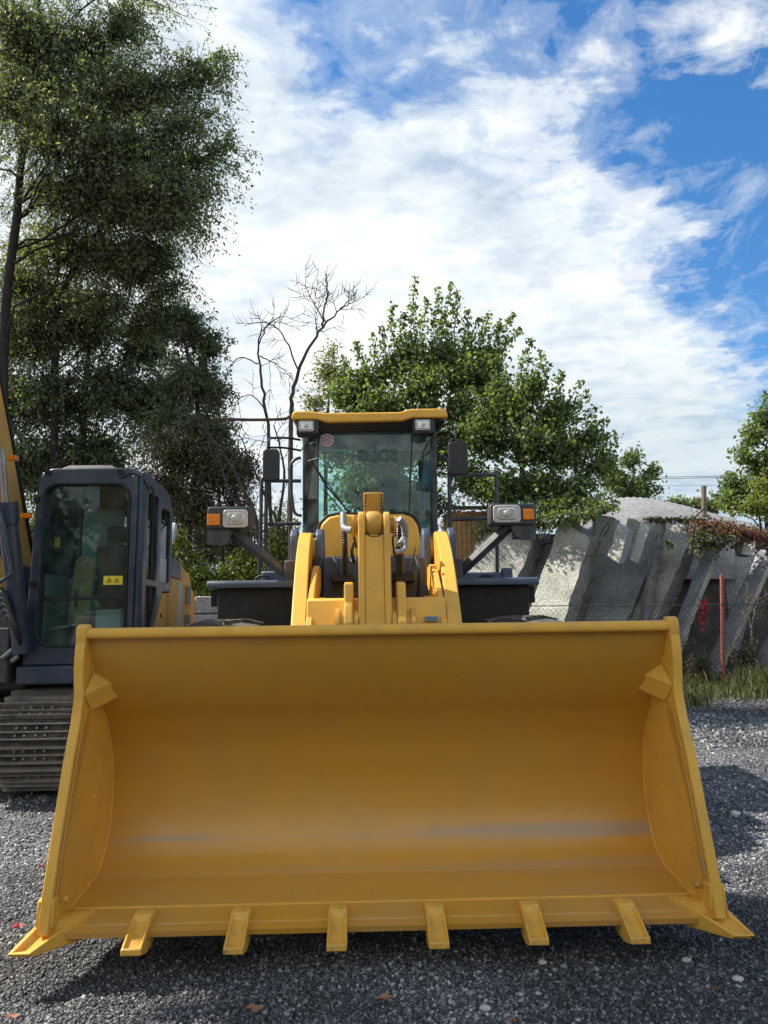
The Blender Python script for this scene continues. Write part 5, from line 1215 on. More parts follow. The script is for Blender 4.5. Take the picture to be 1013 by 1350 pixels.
# low stone retaining wall left of the loader
rw = thing('stone_wall', (-3.2, 13.2, 0), 'low wall of irregular grey stones below the bright bushes', 'stone wall')
r_ = random.Random(9); zz = 0; xa_, xb_ = -8.0, .6
row = 0
while zz < 1.95:
    h_ = r_.uniform(.24, .34); x = xa_+r_.uniform(-.3, 0)
    while x < xb_:
        w = r_.uniform(.3, .62); mb = MB()
        j = lambda s_: r_.uniform(-s_, s_)
        mb.hexa([(x+.012+j(.02), 13.0+j(.03), zz+.01+j(.015)), (x+w-.012+j(.02), 13.0+j(.03), zz+.01+j(.015)), (x+w-.01, 13.3, zz), (x+.01, 13.3, zz),
                 (x+.012+j(.03), 13.0+j(.03), zz+h_-.012+j(.02)), (x+w-.012+j(.03), 13.0+j(.03), zz+h_-.012+j(.02)), (x+w-.01, 13.3, zz+h_), (x+.01, 13.3, zz+h_)])
        P('stone', mb, M['slab_b'], rw, bevel=.02, segs=1); x += w
    zz += h_; row += 1
mb = MB(); mb.box((xa_, 13.12, 0), (xb_, 13.5, zz)); P('mortar', mb, M['slab_b'], rw)

# ================================================================ plants
def leaf_mesh(name, pts, size, rng, mat, parent=None, droop=.3, org=None, aspect=.5, kind=None):
    n = len(pts)
    d = rng.normal(size=(n, 3)); d[:, 2] -= droop*1.5; d /= np.linalg.norm(d, axis=1)[:, None]
    w = rng.normal(size=(n, 3)); w -= d*np.sum(w*d, 1)[:, None]; w /= np.linalg.norm(w, axis=1)[:, None]
    s = size*rng.uniform(.55, 1.3, n)[:, None]
    up = np.cross(d, w)*s*.12
    v = np.stack([pts, pts+d*s*.45+w*s*aspect*.5+up, pts+d*s, pts+d*s*.45-w*s*aspect*.5+up], 1)
    o0 = np.array(org if org is not None else (ORG[parent.name] if parent else (0, 0, 0)))
    v = (v-o0).reshape(-1)
    me = bpy.data.meshes.new(name); me.vertices.add(4*n); me.vertices.foreach_set('co', v)
    me.loops.add(4*n); me.loops.foreach_set('vertex_index', np.arange(4*n)); me.polygons.add(n)
    me.polygons.foreach_set('loop_start', np.arange(0, 4*n, 4)); me.polygons.foreach_set('loop_total', np.full(n, 4))
    me.materials.append(mat); me.update()
    o = bpy.data.objects.new(name, me); COL.objects.link(o)
    if parent: o.parent = parent; o.location = Vector(o0)-ORG[parent.name]
    else: o.location = Vector(o0)
    ORG[o.name] = Vector(o0)
    if kind: o['kind'] = kind
    return o
TUBE = {}
def tubes_mesh(name, segs, mat, parent, sides=4):
    """segs: list of (array of points, radius at foot, radius at tip) -> one mesh of tapered tubes"""
    V = []; F = []; off = 0
    for pts, r0, r1, k in segs:
        pts = np.asarray(pts, float); m_ = len(pts)
        d = np.gradient(pts, axis=0); d /= (np.linalg.norm(d, axis=1)[:, None]+1e-9)
        ref = np.array([.31, .22, .93]) if abs(d[0, 2]) < .8 else np.array([1., .1, 0])
        a = np.cross(d, ref); a /= (np.linalg.norm(a, axis=1)[:, None]+1e-9); b = np.cross(d, a)
        rr = np.linspace(r0, r1, m_)
        ang = 2*pi*np.arange(k)/k
        ring = pts[:, None]+(a[:, None]*np.cos(ang)[None, :, None]+b[:, None]*np.sin(ang)[None, :, None])*rr[:, None, None]
        V.append(ring.reshape(-1, 3))
        i = np.arange(m_-1)[:, None]*k; j = np.arange(k)[None]; j2 = (j+1) % k
        F.append((np.stack([i+j, i+j2, i+k+j2, i+k+j], -1)+off).reshape(-1, 4)); off += m_*k
    V = np.concatenate(V)-np.array(ORG[parent.name]); F = np.concatenate(F)
    me = bpy.data.meshes.new(name); me.vertices.add(len(V)); me.vertices.foreach_set('co', V.reshape(-1))
    me.loops.add(F.size); me.loops.foreach_set('vertex_index', F.reshape(-1)); me.polygons.add(len(F))
    me.polygons.foreach_set('loop_start', np.arange(0, F.size, 4)); me.polygons.foreach_set('loop_total', np.full(len(F), 4))
    me.polygons.foreach_set('use_smooth', np.ones(len(F), bool)); me.materials.append(mat); me.update()
    o = bpy.data.objects.new(name, me); COL.objects.link(o); o.parent = parent; ORG[o.name] = ORG[parent.name]; return o
def wavy(a, b, rng, n=8, amp=.08, sag=0.):
    a = np.array(a, float); b = np.array(b, float); t = np.linspace(0, 1, n)[:, None]; L_ = np.linalg.norm(b-a)
    p = a+(b-a)*t; off = np.cumsum(rng.normal(size=(n, 3)), 0); off -= off[0]+(off[-1]-off[0])*t
    p = p+off*amp*L_/n**.5; p[:, 2] += sag*L_*4*(t*(1-t))[:, 0]; return p
def tree(name, label, cat, base, trunk, clumps, leafmat_, lsize, seed, bark='bark', r0=.16, twigs=60, lpt=16, spread=.05, droop=.3, up=0., group=None, hang=0., aspect=.5, limbs=True, sigma=.06, tail=.25, tight=False, shoots=(), shoot_n=80):
    """trunk: way-points of the stem; clumps: (centre, radii, share). Twigs run out through each clump and carry the leaves."""
    rng = np.random.default_rng(seed)
    T = thing(name, tuple(base), label, cat, group)
    segs = []; tp = np.array([list(q) for q in smooth_path(trunk, 5)]); segs.append((tp, r0, r0*.35, 9))
    tw = []; leaves = []
    for (c, rad, share) in clumps:
        c = np.array(c, float); rad = np.array(rad, float)
        if limbs:
            low = tp[tp[:, 2] < c[2]+.1]
            if len(low) == 0: low = tp[:2]
            dd = np.linalg.norm(low-c, axis=1)+np.abs(c[2]-low[:, 2]-.8*np.linalg.norm(low[:, :2]-c[:2], axis=1))*.5
            s = low[np.argmin(dd)]
        else: s = c-np.array([0, 0, rad[2]])
        limb = wavy(s, c, rng, 9, .10, .06); segs.append((limb, max(.016, r0*.22), .010, 5))
        k = max(3, int(twigs*share))
        u = rng.normal(size=(k, 3)); u[:, 2] += up; u /= np.linalg.norm(u, axis=1)[:, None]
        ends = c+u*rad*rng.uniform(.3, 1.0+tail, k)[:, None]
        st = c+(ends-c)*.05 if tight else limb[rng.integers(3, 9, k)]; st = st*.6+(c+(ends-c)*.15)*.4
        for a, b in zip(st, ends):
            q = wavy(a, b, rng, 6, .12, .03+up*.02)
            if hang: q[:, 2] -= hang*np.linspace(0, 1, 6)**2*np.linalg.norm(b-a)
            tw.append((q, .009, .003, 3))
            m_ = max(2, int(lpt*rng.uniform(.5, 1.5))); t = rng.uniform(.15, 1.02, m_)*5; i = np.minimum(4, t.astype(int)); fr = (t-i)[:, None]
            leaves.append(q[i]*(1-fr)+q[i+1]*fr+rng.normal(size=(m_, 3))*sigma)
    for (a, b) in shoots:
        q = wavy(a, b, rng, 8, .05, .02); tw.append((q, .016, .004, 4)); m_ = int(shoot_n*np.linalg.norm(q[-1]-q[0])); t = rng.uniform(0, 1, m_)**1.15*7; i = np.minimum(6, t.astype(int)); fr = (t-i)[:, None]
        w_ = (.11*(1-t/7)+.035)[:, None]; leaves.append(q[i]*(1-fr)+q[i+1]*fr+rng.normal(size=(m_, 3))*w_)
    tubes_mesh('trunk', segs, M[bark], T); tubes_mesh('twigs', tw, M[bark], T)['kind'] = 'stuff'
    cr = leaf_mesh('crown', np.concatenate(leaves), lsize, rng, M[leafmat_], T, droop, aspect=aspect)
    return T
def C(px, py, Y, rx, rz, ry=None, share=1.):
    """a clump given where it stands in the photograph, its size in photograph pixels"""
    p = at(px, py, Y); k = Y/FPX; return (tuple(p), (rx*k, (ry if ry else (rx+rz)/2*k), rz*k), share)

# tall elm at the left
tree('elm_tree', 'tall dark leafy tree towering over the excavator at the left edge', 'tree', (at(5, 760, 15).x, 15, 0),
     [at(-5, 860, 15), at(2, 560, 15), at(8, 400, 15), at(22, 290, 15), at(30, 200, 15.2), at(48, 90, 15.4), at(52, -40, 15.6)],
     [C(40, 60, 15.5, 95, 80, share=1.6), C(120, 60, 15.5, 80, 80, share=1.4), C(180, 15, 15, 55, 45, share=.7), C(200, 110, 15, 70, 60, share=1.1), C(80, 170, 14.5, 90, 70, share=1.3), C(175, 185, 14.5, 75, 65, share=1.2),
      C(265, 90, 14.5, 55, 42, share=.65), C(300, 75, 14.5, 28, 28, share=.25), C(255, 160, 14.5, 60, 50, share=.8), C(300, 190, 14.2, 36, 40, share=.4), C(235, 230, 14.2, 65, 55, share=1.0),
      C(270, 250, 14, 40, 40, share=.4), C(10, 130, 15, 70, 80, share=.9), C(20, 30, 15, 90, 60, share=.9), C(-60, 200, 15, 60, 150, share=.5), C(60, -60, 15.5, 140, 70, share=1.0), C(215, -35, 15.5, 60, 40, share=.4), C(60, 110, 15.8, 110, 110, share=1.2), C(150, 130, 15.2, 110, 90, share=1.2), C(120, 240, 15, 110, 60, share=1.0), C(200, 250, 14.6, 70, 60, share=.7)],
     'leaf_elm', .095, 11, r0=.13, twigs=215, lpt=19, droop=.7, hang=.45, aspect=.42, sigma=.055, tail=.5)
tree('elm_tree', 'second tree with forked dark limbs leaning right behind the tall tree', 'tree', (at(70, 760, 16.5).x, 16.5, 0),
     [at(70, 860, 16.5), at(72, 560, 16.5), at(75, 420, 16.5), at(95, 360, 16.3), at(128, 310, 16), at(150, 270, 15.8), at(165, 230, 15.6)],
     [C(170, 265, 15.8, 70, 50, share=1.2), C(230, 280, 15.4, 50, 45, share=.8), C(215, 330, 15.6, 45, 30, share=.6), C(120, 330, 16.5, 60, 60, share=.45), C(185, 355, 16, 55, 40, share=.6), C(40, 330, 16.8, 50, 50, share=.4),
      C(60, 250, 16, 60, 50, share=.6), C(235, 375, 16, 30, 30, share=.25), C(110, 260, 16, 60, 50, share=.9), C(20, 370, 16.5, 60, 50, share=.9), C(140, 395, 16, 60, 35, share=.9), C(215, 410, 16, 40, 30, share=.6), C(90, 330, 16.5, 100, 90, share=1.5), C(180, 340, 16, 80, 70, share=1.2), C(30, 430, 16.5, 80, 70, share=1.0)],
     'leaf_elm', .095, 12, r0=.10, twigs=200, lpt=19, droop=.7, hang=.4, aspect=.42, sigma=.06, tail=.45)
# dark mass of lower trees behind the excavator
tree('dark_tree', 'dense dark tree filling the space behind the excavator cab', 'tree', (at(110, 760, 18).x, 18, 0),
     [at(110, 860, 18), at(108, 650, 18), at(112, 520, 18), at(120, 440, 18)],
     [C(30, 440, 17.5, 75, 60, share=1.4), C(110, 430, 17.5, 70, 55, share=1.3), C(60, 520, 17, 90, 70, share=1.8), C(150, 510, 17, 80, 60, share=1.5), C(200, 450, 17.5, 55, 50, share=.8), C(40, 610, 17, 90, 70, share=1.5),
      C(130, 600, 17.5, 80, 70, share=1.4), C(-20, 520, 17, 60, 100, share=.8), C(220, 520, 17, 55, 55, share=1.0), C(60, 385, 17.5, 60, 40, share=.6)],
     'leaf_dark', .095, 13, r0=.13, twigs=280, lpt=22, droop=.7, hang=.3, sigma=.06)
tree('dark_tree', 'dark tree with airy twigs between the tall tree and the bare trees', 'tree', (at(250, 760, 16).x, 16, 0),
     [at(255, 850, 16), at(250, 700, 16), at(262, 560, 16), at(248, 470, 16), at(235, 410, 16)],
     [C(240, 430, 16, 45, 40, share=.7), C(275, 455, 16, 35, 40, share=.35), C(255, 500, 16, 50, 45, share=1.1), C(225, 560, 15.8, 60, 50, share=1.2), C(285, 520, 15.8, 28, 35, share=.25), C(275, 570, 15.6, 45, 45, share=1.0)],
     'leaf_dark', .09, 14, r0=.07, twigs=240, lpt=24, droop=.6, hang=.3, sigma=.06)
# brownish creeper hanging over the stems between excavator and loader
tree('creeper_thicket', 'brownish creeper-clad thicket with leaning stems left of the loader cab', 'shrub', (at(270, 760, 15).x, 15, 0),
     [at(330, 850, 15), at(322, 700, 15), at(300, 620, 15), at(262, 545, 15)],
     [C(230, 600, 15, 50, 55, share=1.2), C(280, 615, 15, 50, 50, share=1.2), C(320, 620, 15.2, 30, 45, share=.45), C(250, 670, 15, 45, 50, share=.9), C(305, 680, 15.3, 40, 45, share=.5), C(200, 650, 15.4, 40, 50, share=.8)],
     'leaf_brown', .07, 15, bark='deadbark', r0=.07, twigs=210, lpt=26, droop=.8, hang=.3, sigma=.10)
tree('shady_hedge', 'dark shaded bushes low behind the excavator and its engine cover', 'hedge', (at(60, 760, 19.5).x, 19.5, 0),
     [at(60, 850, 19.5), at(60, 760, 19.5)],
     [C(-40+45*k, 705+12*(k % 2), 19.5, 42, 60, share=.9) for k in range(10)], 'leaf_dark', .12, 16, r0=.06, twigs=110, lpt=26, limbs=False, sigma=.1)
# stems of the leaning saplings
def stems(name, label, cat, base, paths, bark='deadbark', sub=0, seed=1, r=.05, group=None, twig_len=(.3, .9), gen=2, curl=.25):
    """bare branching plant: every path is a stem, from which finer branches split twice"""
    rng = np.random.default_rng(seed); T = thing(name, tuple(base), label, cat, group); segs = []; tw = []
    def grow(q, rr, depth):
        if depth == 0: return
        n_ = rng.integers(5, 9) if depth == gen else rng.integers(3, 6)
        Ltot = np.linalg.norm(q[-1]-q[0])
        for _ in range(n_):
            i = rng.integers(max(1, int(len(q)*.3)), len(q)); p = q[i]; d = q[i]-q[i-1]; d /= np.linalg.norm(d)+1e-9
            side_ = rng.normal(size=3); side_[1] *= .6; side_ -= d*side_.dot(d); side_ /= np.linalg.norm(side_)
            ln = rng.uniform(*twig_len)*(.55 if depth < gen else 1)
            e = p+(d*rng.uniform(.4, 1)+side_*rng.uniform(.5, 1))*ln*.8+np.array([0, 0, curl*ln*.4])
            b = wavy(p, e, rng, 7, .06, -.04); tw.append((b, max(.006, rr*.4), .003, 4)); grow(b, rr*.5, depth-1)
    for path, r0_, r1_ in paths:
        q = np.array([list(p) for p in smooth_path(path, 5)]); q += rng.normal(size=q.shape)*.012
        segs.append((q, r0_, r1_, 8)); grow(q, (r0_+r1_)/2*.8, gen)
    tubes_mesh('trunk', segs, M[bark], T); tubes_mesh('branches', tw, M[bark], T)['kind'] = 'stuff'; return T
stems('dead_tree', 'leaning leafless tree rising behind the left corner of the cab', 'bare tree', (at(384, 720, 14).x, 14, 0),
      [([at(386, 860, 14), at(383, 700, 14), at(384, 560, 14), at(388, 510, 14), at(404, 465, 14), at(425, 432, 14), at(445, 412, 14), at(466, 390, 14)], .055, .008),
       ([at(425, 432, 14), at(428, 405, 14), at(432, 385, 14), at(430, 360, 14)], .022, .006), ([at(430, 425, 14), at(414, 400, 14), at(402, 375, 14)], .016, .004),
       ([at(448, 408, 14), at(462, 400, 14), at(474, 396, 14)], .014, .004), ([at(395, 490, 14), at(372, 440, 14), at(350, 425, 14), at(322, 430, 14)], .018, .004)], seed=31, twig_len=(.3, .7), gen=2)
stems('dead_tree', 'slender bare tree with drooping twigs between the dark tree and the cab', 'bare tree', (at(352, 720, 14.5).x, 14.5, 0),
      [([at(362, 860, 14.5), at(358, 700, 14.5), at(352, 560, 14.5), at(345, 500, 14.5), at(341, 460, 14.5), at(346, 430, 14.5)], .045, .012),
       ([at(342, 480, 14.5), at(318, 472, 14.5), at(300, 490, 14.5), at(294, 520, 14.5)], .015, .004), ([at(343, 470, 14.5), at(365, 480, 14.5), at(385, 500, 14.5)], .015, .004),
       ([at(341, 455, 14.5), at(352, 430, 14.5), at(368, 418, 14.5), at(385, 420, 14.5)], .014, .004), ([at(350, 540, 14.5), at(330, 520, 14.5), at(312, 530, 14.5), at(300, 560, 14.5)], .014, .004)], seed=32, twig_len=(.3, .8), gen=2, curl=-.4)
stems('dead_tree', 'group of thin crooked stems leaning together behind the left railing', 'bare tree', (at(320, 760, 13.8).x, 13.8, 0),
      [([at(345, 860, 13.8), at(340, 700, 13.8), at(318, 640, 13.8), at(290, 590, 13.8), at(262, 560, 13.8)], .05, .015), ([at(320, 860, 13.8), at(318, 690, 13.8), at(303, 650, 13.8), at(288, 600, 13.8)], .04, .012),
       ([at(375, 860, 13.9), at(372, 720, 13.9), at(352, 660, 13.9), at(330, 610, 13.9), at(318, 575, 13.9)], .035, .01), ([at(366, 860, 14.1), at(368, 700, 14.1), at(374, 620, 14.1), at(362, 560, 14.1)], .04, .012)], seed=33, twig_len=(.3, .8), gen=2)
stems('dead_tree', 'thin curved bare sapling above the brown thicket', 'bare tree', (at(280, 760, 15.6).x, 15.6, 0),
      [([at(300, 850, 15.6), at(285, 600, 15.6), at(262, 520, 15.6), at(240, 430, 15.6)], .035, .01), ([at(290, 600, 15.6), at(268, 480, 15.6), at(256, 440, 15.6)], .02, .006)], seed=34, twig_len=(.3, .8), gen=2)
# bright bushes in the sun
tree('bright_bush', 'bright yellow-green bush left of the loader above the stone wall', 'bush', (at(320, 770, 13.7).x, 13.7, 1.6),
     [at(320, 790, 13.7), at(320, 760, 13.7)], [C(265, 762, 13.8, 34, 14), C(300, 758, 13.8, 34, 15), C(335, 750, 13.8, 26, 22), C(322, 738, 13.9, 14, 14, share=.5), C(270, 776, 13.75, 36, 12, share=.9), C(320, 776, 13.75, 40, 12, share=.9)], 'leaf_bright', .085, 17, r0=.03, twigs=90, lpt=14, limbs=False, sigma=.06)
tree('bright_bush', 'sunlit yellow-green sapling beside the excavator engine cover', 'bush', (at(240, 770, 13.9).x, 13.9, 1.6),
     [at(245, 800, 13.9), at(243, 730, 13.9), at(240, 700, 13.9)], [C(238, 712, 13.9, 14, 22, share=.5), C(255, 735, 13.9, 20, 20, share=.5), C(245, 750, 13.9, 22, 12, share=.6)], 'leaf_bright', .08, 18, r0=.02, twigs=60, lpt=10, sigma=.05)
tree('leafy_bush', 'green bush growing behind the left railing of the loader', 'bush', (at(375, 770, 14).x, 14, 1.0),
     [at(375, 800, 14), at(375, 730, 14)], [C(370, 728, 14, 22, 40, share=1.2), C(350, 765, 14, 34, 20, share=1), C(300, 720, 16.2, 40, 30, share=.8)], 'leaf_willow', .075, 19, r0=.03, twigs=70, lpt=14, sigma=.06)
# maple-like trees behind the cab
tree('maple_tree', 'broad green tree right behind the loader cab with upright leafy shoots', 'tree', (at(560, 720, 20).x, 20, 0),
     [at(560, 860, 20), at(562, 640, 20), at(560, 540, 20), at(570, 450, 20)],
     [C(545, 480, 20, 26, 36, share=.7), C(592, 480, 20, 24, 32, share=.6), C(515, 490, 20, 16, 26, share=.4), C(625, 478, 20, 28, 22, share=.5), C(652, 466, 20, 14, 12, share=.12), C(480, 505, 20, 30, 24, share=.5), C(560, 520, 19.5, 60, 60, share=1.6), C(620, 500, 19.5, 45, 45, share=1.0), C(500, 545, 19.5, 50, 40, share=1.0), C(580, 600, 19.5, 60, 60, share=1.3),
      C(500, 620, 20, 60, 60, share=1.0), C(560, 670, 20, 60, 40, share=.8), C(430, 600, 20.5, 45, 50, share=.5), C(450, 530, 20.3, 40, 30, share=.7), C(612, 538, 19, 26, 30, share=.7), C(628, 565, 18.7, 24, 30, share=.6), C(650, 500, 19.5, 30, 36, share=.8), C(660, 545, 19.3, 30, 40, share=.8), C(480, 590, 19.8, 40, 40, share=1.3), C(530, 600, 19.8, 45, 40, share=1.3), C(470, 650, 19.8, 45, 40, share=1.2), C(530, 660, 19.8, 45, 40, share=1.2)],
     'leaf_maple', .12, 21, r0=.10, twigs=120, lpt=20, up=.8, droop=.35, aspect=.75, sigma=.10, tail=.12, shoot_n=110,
     shoots=[(at(a, b, 20), at(c, d, 20+.4*sin(a))) for a, b, c, d in ((546, 470, 548, 366), (555, 470, 562, 395), (538, 470, 532, 412), (520, 480, 518, 402), (512, 490, 505, 430), (500, 500, 489, 440), (485, 510, 470, 450), (470, 520, 452, 470), (590, 470, 594, 372), (585, 470, 578, 378), (600, 460, 603, 384), (610, 460, 618, 408),
      (620, 465, 634, 418), (630, 465, 646, 414), (640, 460, 662, 424), (650, 455, 678, 412), (655, 465, 684, 436), (570, 480, 572, 410), (530, 500, 526, 440), (605, 480, 622, 440), (565, 490, 585, 430), (545, 500, 540, 440), (495, 520, 480, 480), (460, 540, 445, 500), (640, 480, 668, 455))])
tree('maple_tree', 'full green tree spreading right of the cab over the slabs', 'tree', (at(690, 720, 18.5).x, 18.5, 0),
     [at(690, 860, 18.5), at(690, 680, 18.5), at(688, 580, 18.5), at(692, 500, 18.5)],
     [C(702, 515, 18.5, 22, 26, share=.5), C(675, 540, 18.3, 42, 38, share=1.3), C(735, 550, 18.3, 34, 32, share=.9), C(778, 578, 18, 28, 16, share=.35), C(640, 580, 18.2, 45, 50, share=1.3),
      C(700, 590, 18, 55, 50, share=1.5), C(750, 600, 18, 48, 42, share=1.1), C(660, 645, 18, 45, 32, share=1.0), C(715, 645, 17.8, 45, 30, share=1.0), C(765, 645, 17.5, 36, 24, share=.6), C(795, 610, 17.8, 26, 22, share=.3), C(735, 670, 17.2, 45, 16, share=.55), C(785, 668, 16.9, 26, 8, share=.2), C(620, 640, 18.6, 30, 40, share=.6), C(655, 515, 18.6, 16, 24, share=.3)],
     'leaf_maple', .11, 22, r0=.10, twigs=120, lpt=20, up=.5, droop=.4, aspect=.75, sigma=.10, tail=.12, shoot_n=110,
     shoots=[(at(a, b, 18.3), at(c, d, 18.3+.4*sin(a))) for a, b, c, d in ((695, 520, 700, 446), (705, 520, 714, 462), (690, 510, 686, 470), (715, 530, 724, 480), (730, 530, 742, 490), (745, 540, 768, 500), (755, 545, 776, 516), (760, 560, 788, 534), (770, 570, 800, 552), (775, 585, 814, 572), (780, 595, 818, 584), (770, 600, 806, 600),
      (675, 540, 668, 490), (660, 550, 650, 505), (640, 560, 630, 520), (700, 540, 706, 490), (740, 560, 760, 530), (620, 590, 606, 560), (770, 640, 806, 636), (790, 660, 812, 668), (650, 600, 636, 560))])
tree('willow_tree', 'thin yellowing willow-like tree left of the cab roof', 'tree', (at(430, 720, 24).x, 24, 0),
     [at(430, 860, 24), at(430, 600, 24), at(436, 500, 24)], [C(430, 490, 24, 30, 40, share=.5), C(455, 500, 24, 28, 45, share=.5), C(415, 530, 24, 25, 30, share=.4), C(440, 460, 24, 16, 20, share=.15)], 'leaf_willow', .12, 23, bark='deadbark', r0=.09, twigs=110, lpt=14, hang=.4, sigma=.1)
# distance
tree('pale_tree', 'small pale airy tree far away between the green tree and the sky', 'tree', (at(835, 700, 40).x, 40, 0),
     [at(835, 720, 40), at(836, 650, 40), at(835, 610, 40)], [C(832, 605, 40, 14, 18, share=.6), C(812, 632, 40, 22, 20, share=.8), C(845, 640, 40, 26, 18, share=.9), C(862, 622, 40, 10, 14, share=.3), C(835, 650, 40, 40, 12, share=1.0), C(800, 612, 40, 10, 8, share=.2)], 'leaf_far', .24, 24, r0=.14, twigs=80, lpt=14, sigma=.18)
for i, (px, lab) in enumerate(((885, 'low pale bush on the skyline left of the wooden post'), (912, 'low pale bush on the skyline behind the wooden post'), (945, 'low pale bush on the skyline right of the wooden post'))):
    tree('pale_bush', lab, 'bush', (at(px, 690, 36).x, 36, 3), [at(px, 700, 36), at(px, 672, 36)], [C(px-8, 668, 36, 14, 12, share=.5), C(px+8, 666-6*(i == 2), 36, 16, 12+5*(i == 2), share=.6)], 'leaf_far', .22, 40+i, r0=.05, twigs=60, lpt=12, group='pale bushes on the skyline', sigma=.15)
tree('right_tree', 'bushy green tree at the right edge above the red creeper', 'tree', (at(1010, 720, 22).x, 22, 0),
     [at(1015, 800, 22), at(1012, 650, 22), at(1010, 590, 22)],
     [C(1005, 560, 22, 12, 32, share=.35), C(990, 580, 22, 13, 30, share=.35), C(1020, 560, 22, 24, 50, share=.6), C(978, 605, 22, 10, 24, share=.22), C(1000, 620, 22, 28, 30, share=.8), C(965, 640, 22, 18, 16, share=.3), C(985, 650, 22, 32, 22, share=.8), C(1040, 640, 22, 50, 60, share=1.0), C(960, 662, 22, 20, 12, share=.4)],
     'leaf_maple', .15, 25, r0=.13, twigs=80, lpt=17, up=.7, aspect=.55, sigma=.1)
tree('yellowing_bush', 'yellow-green bush in front of the right-edge tree', 'bush', (at(1005, 700, 19).x, 19, 3), [at(1005, 710, 19), at(1000, 670, 19)],
     [C(1002, 640, 19.3, 20, 24, share=.5), C(985, 670, 19, 30, 14, share=.7), C(1015, 670, 19, 26, 20, share=.7)], 'leaf_bright', .10, 26, r0=.04, twigs=70, lpt=14, sigma=.07)
# creepers over the slab tops
def creeper(name, label, spots, mats, seed, size=.09):
    rng = np.random.default_rng(seed); c0 = spots[0][0]; T = thing(name, tuple(c0), label, 'creeper'); tw = []
    per = {m_: [] for m_ in mats}
    for (c, rx, ry, rz, n_) in spots:
        c = np.array(c); p = c+rng.normal(size=(n_, 3))*np.array([rx, ry, rz])*.5; ix = rng.integers(0, len(mats), n_)
        for i, m_ in enumerate(mats): per[m_].append(p[ix == i])
        for _ in range(10): a = c+rng.normal(size=3)*np.array([rx, ry, rz])*.5; b = c+rng.normal(size=3)*np.array([rx, ry, rz])*.5; tw.append((wavy(a, b, rng, 6, .15, -.05), .008, .004, 3))
    tubes_mesh('stems', tw, M['deadbark'], T)
    for m_ in mats: leaf_mesh('foliage', np.concatenate(per[m_]), size, rng, M[m_], T, .8, aspect=.8)
creeper('red_creeper', 'red and ochre creeper trailing over the slab tops at the right edge', [(at(930+12*k, 692+2.4*k, 16.9), .3, .5, .10, 260) for k in range(9)]+[(at(945, 704, 16.5), .5, .3, .3, 420), (at(985, 706, 16.6), .5, .3, .25, 420), (at(925, 700, 16.6), .3, .2, .35, 260)], ['leaf_red', 'leaf_red', 'leaf_mix', 'leaf_brown'], 50, .07)
creeper('green_creeper', 'dark green creeper hanging in the corner right of the scratched slab', [(at(925, 715, 16.3), .25, .2, .4, 420), (at(945, 712, 16.3), .35, .2, .2, 300), (at(882, 717, 16.5), .12, .1, .1, 60)], ['leaf_dark', 'leaf_brown'], 51, .08)
creeper('thin_creeper', 'thin yellowish creeper line along the top of the scratched slab', [(at(858+9*k, 684+1.2*(k % 3), 17.6), .2, .2, .06, 60) for k in range(8)], ['leaf_mix', 'leaf_brown', 'leaf_willow'], 52, .07)
creeper('crimson_vine', 'small crimson vine hanging between two grooved beams left of the red post', [(at(929, 806, 15.6), .10, .05, .28, 70), (at(925, 820, 15.6), .06, .05, .12, 25)], ['redleaf', 'redleaf'], 53, .07)
creeper('overhanging_leaves', 'dark sprays of leaves reaching over the slab tops right of the right headlight', [(at(740, 682, 16.0), .5, .2, .18, 300), (at(795, 668, 16.2), .35, .2, .10, 110), (at(770, 676, 16.2), .4, .2, .10, 160), (at(705, 688, 17.6), .5, .3, .2, 320), (at(655, 700, 18.4), .6, .3, .3, 300)], ['leaf_dark', 'leaf_maple'], 54, .12)

# grass strip and weeds along the fence
def blades(name, n, fn, h0, h1, w, mat, seed, parent=None, label=None):
    rng = np.random.default_rng(seed); p = fn(rng, n); n = len(p)
    h = rng.uniform(h0, h1, n); a = rng.uniform(0, 2*pi, n); lean = rng.uniform(.05, .6, n)
    d = np.stack([np.cos(a), np.sin(a)], 1); b = a+pi/2+rng.normal(size=n)*.5; wv = np.stack([np.cos(b), np.sin(b), np.zeros(n)], 1)*w*.5
    z = np.array([gz(x, y) for x, y in p]); base = np.concatenate([p, z[:, None]], 1)
    midp = base+np.concatenate([d*(h*lean*.35)[:, None], (h*.6)[:, None]], 1); tip = base+np.concatenate([d*(h*lean)[:, None], (h*(1-.25*lean))[:, None]], 1)
    v = np.stack([base-wv, base+wv, midp+wv*.7, tip, midp-wv*.7], 1).reshape(-1)
    me = bpy.data.meshes.new(name); me.vertices.add(5*n); me.vertices.foreach_set('co', v); me.loops.add(5*n); me.loops.foreach_set('vertex_index', np.arange(5*n)); me.polygons.add(n)
    me.polygons.foreach_set('loop_start', np.arange(0, 5*n, 5)); me.polygons.foreach_set('loop_total', np.full(n, 5)); me.materials.append(mat); me.update()
    o = bpy.data.objects.new(name, me); COL.objects.link(o); o['kind'] = 'stuff'; return o
def strip(rng, n):
    x = rng.uniform(2.5, 12, n); y = 12.9+rng.power(1.4, n)*4.0+.35*np.sin(x*2.1)+.2*np.sin(x*5.3)
    k = rng.uniform(0, 1, n) < .35+.65*(np.sin(x*3.1+y*2)+np.sin(x*1.3-y*3.3) > -.6); return np.stack([x, y], 1)[k]
blades('verge_grass', 34000, strip, .06, .30, .016, M['grass'], 61)
blades('tall_grass', 1600, lambda rng, n: np.stack([rng.normal(8.1, .45, n), rng.normal(14.3, .3, n)], 1), .3, .6, .018, M['grass'], 62)
blades('verge_grass', 5000, lambda rng, n: np.stack([rng.uniform(-9, -1, n), rng.uniform(11.5, 13, n)], 1), .1, .35, .02, M['grass'], 63)
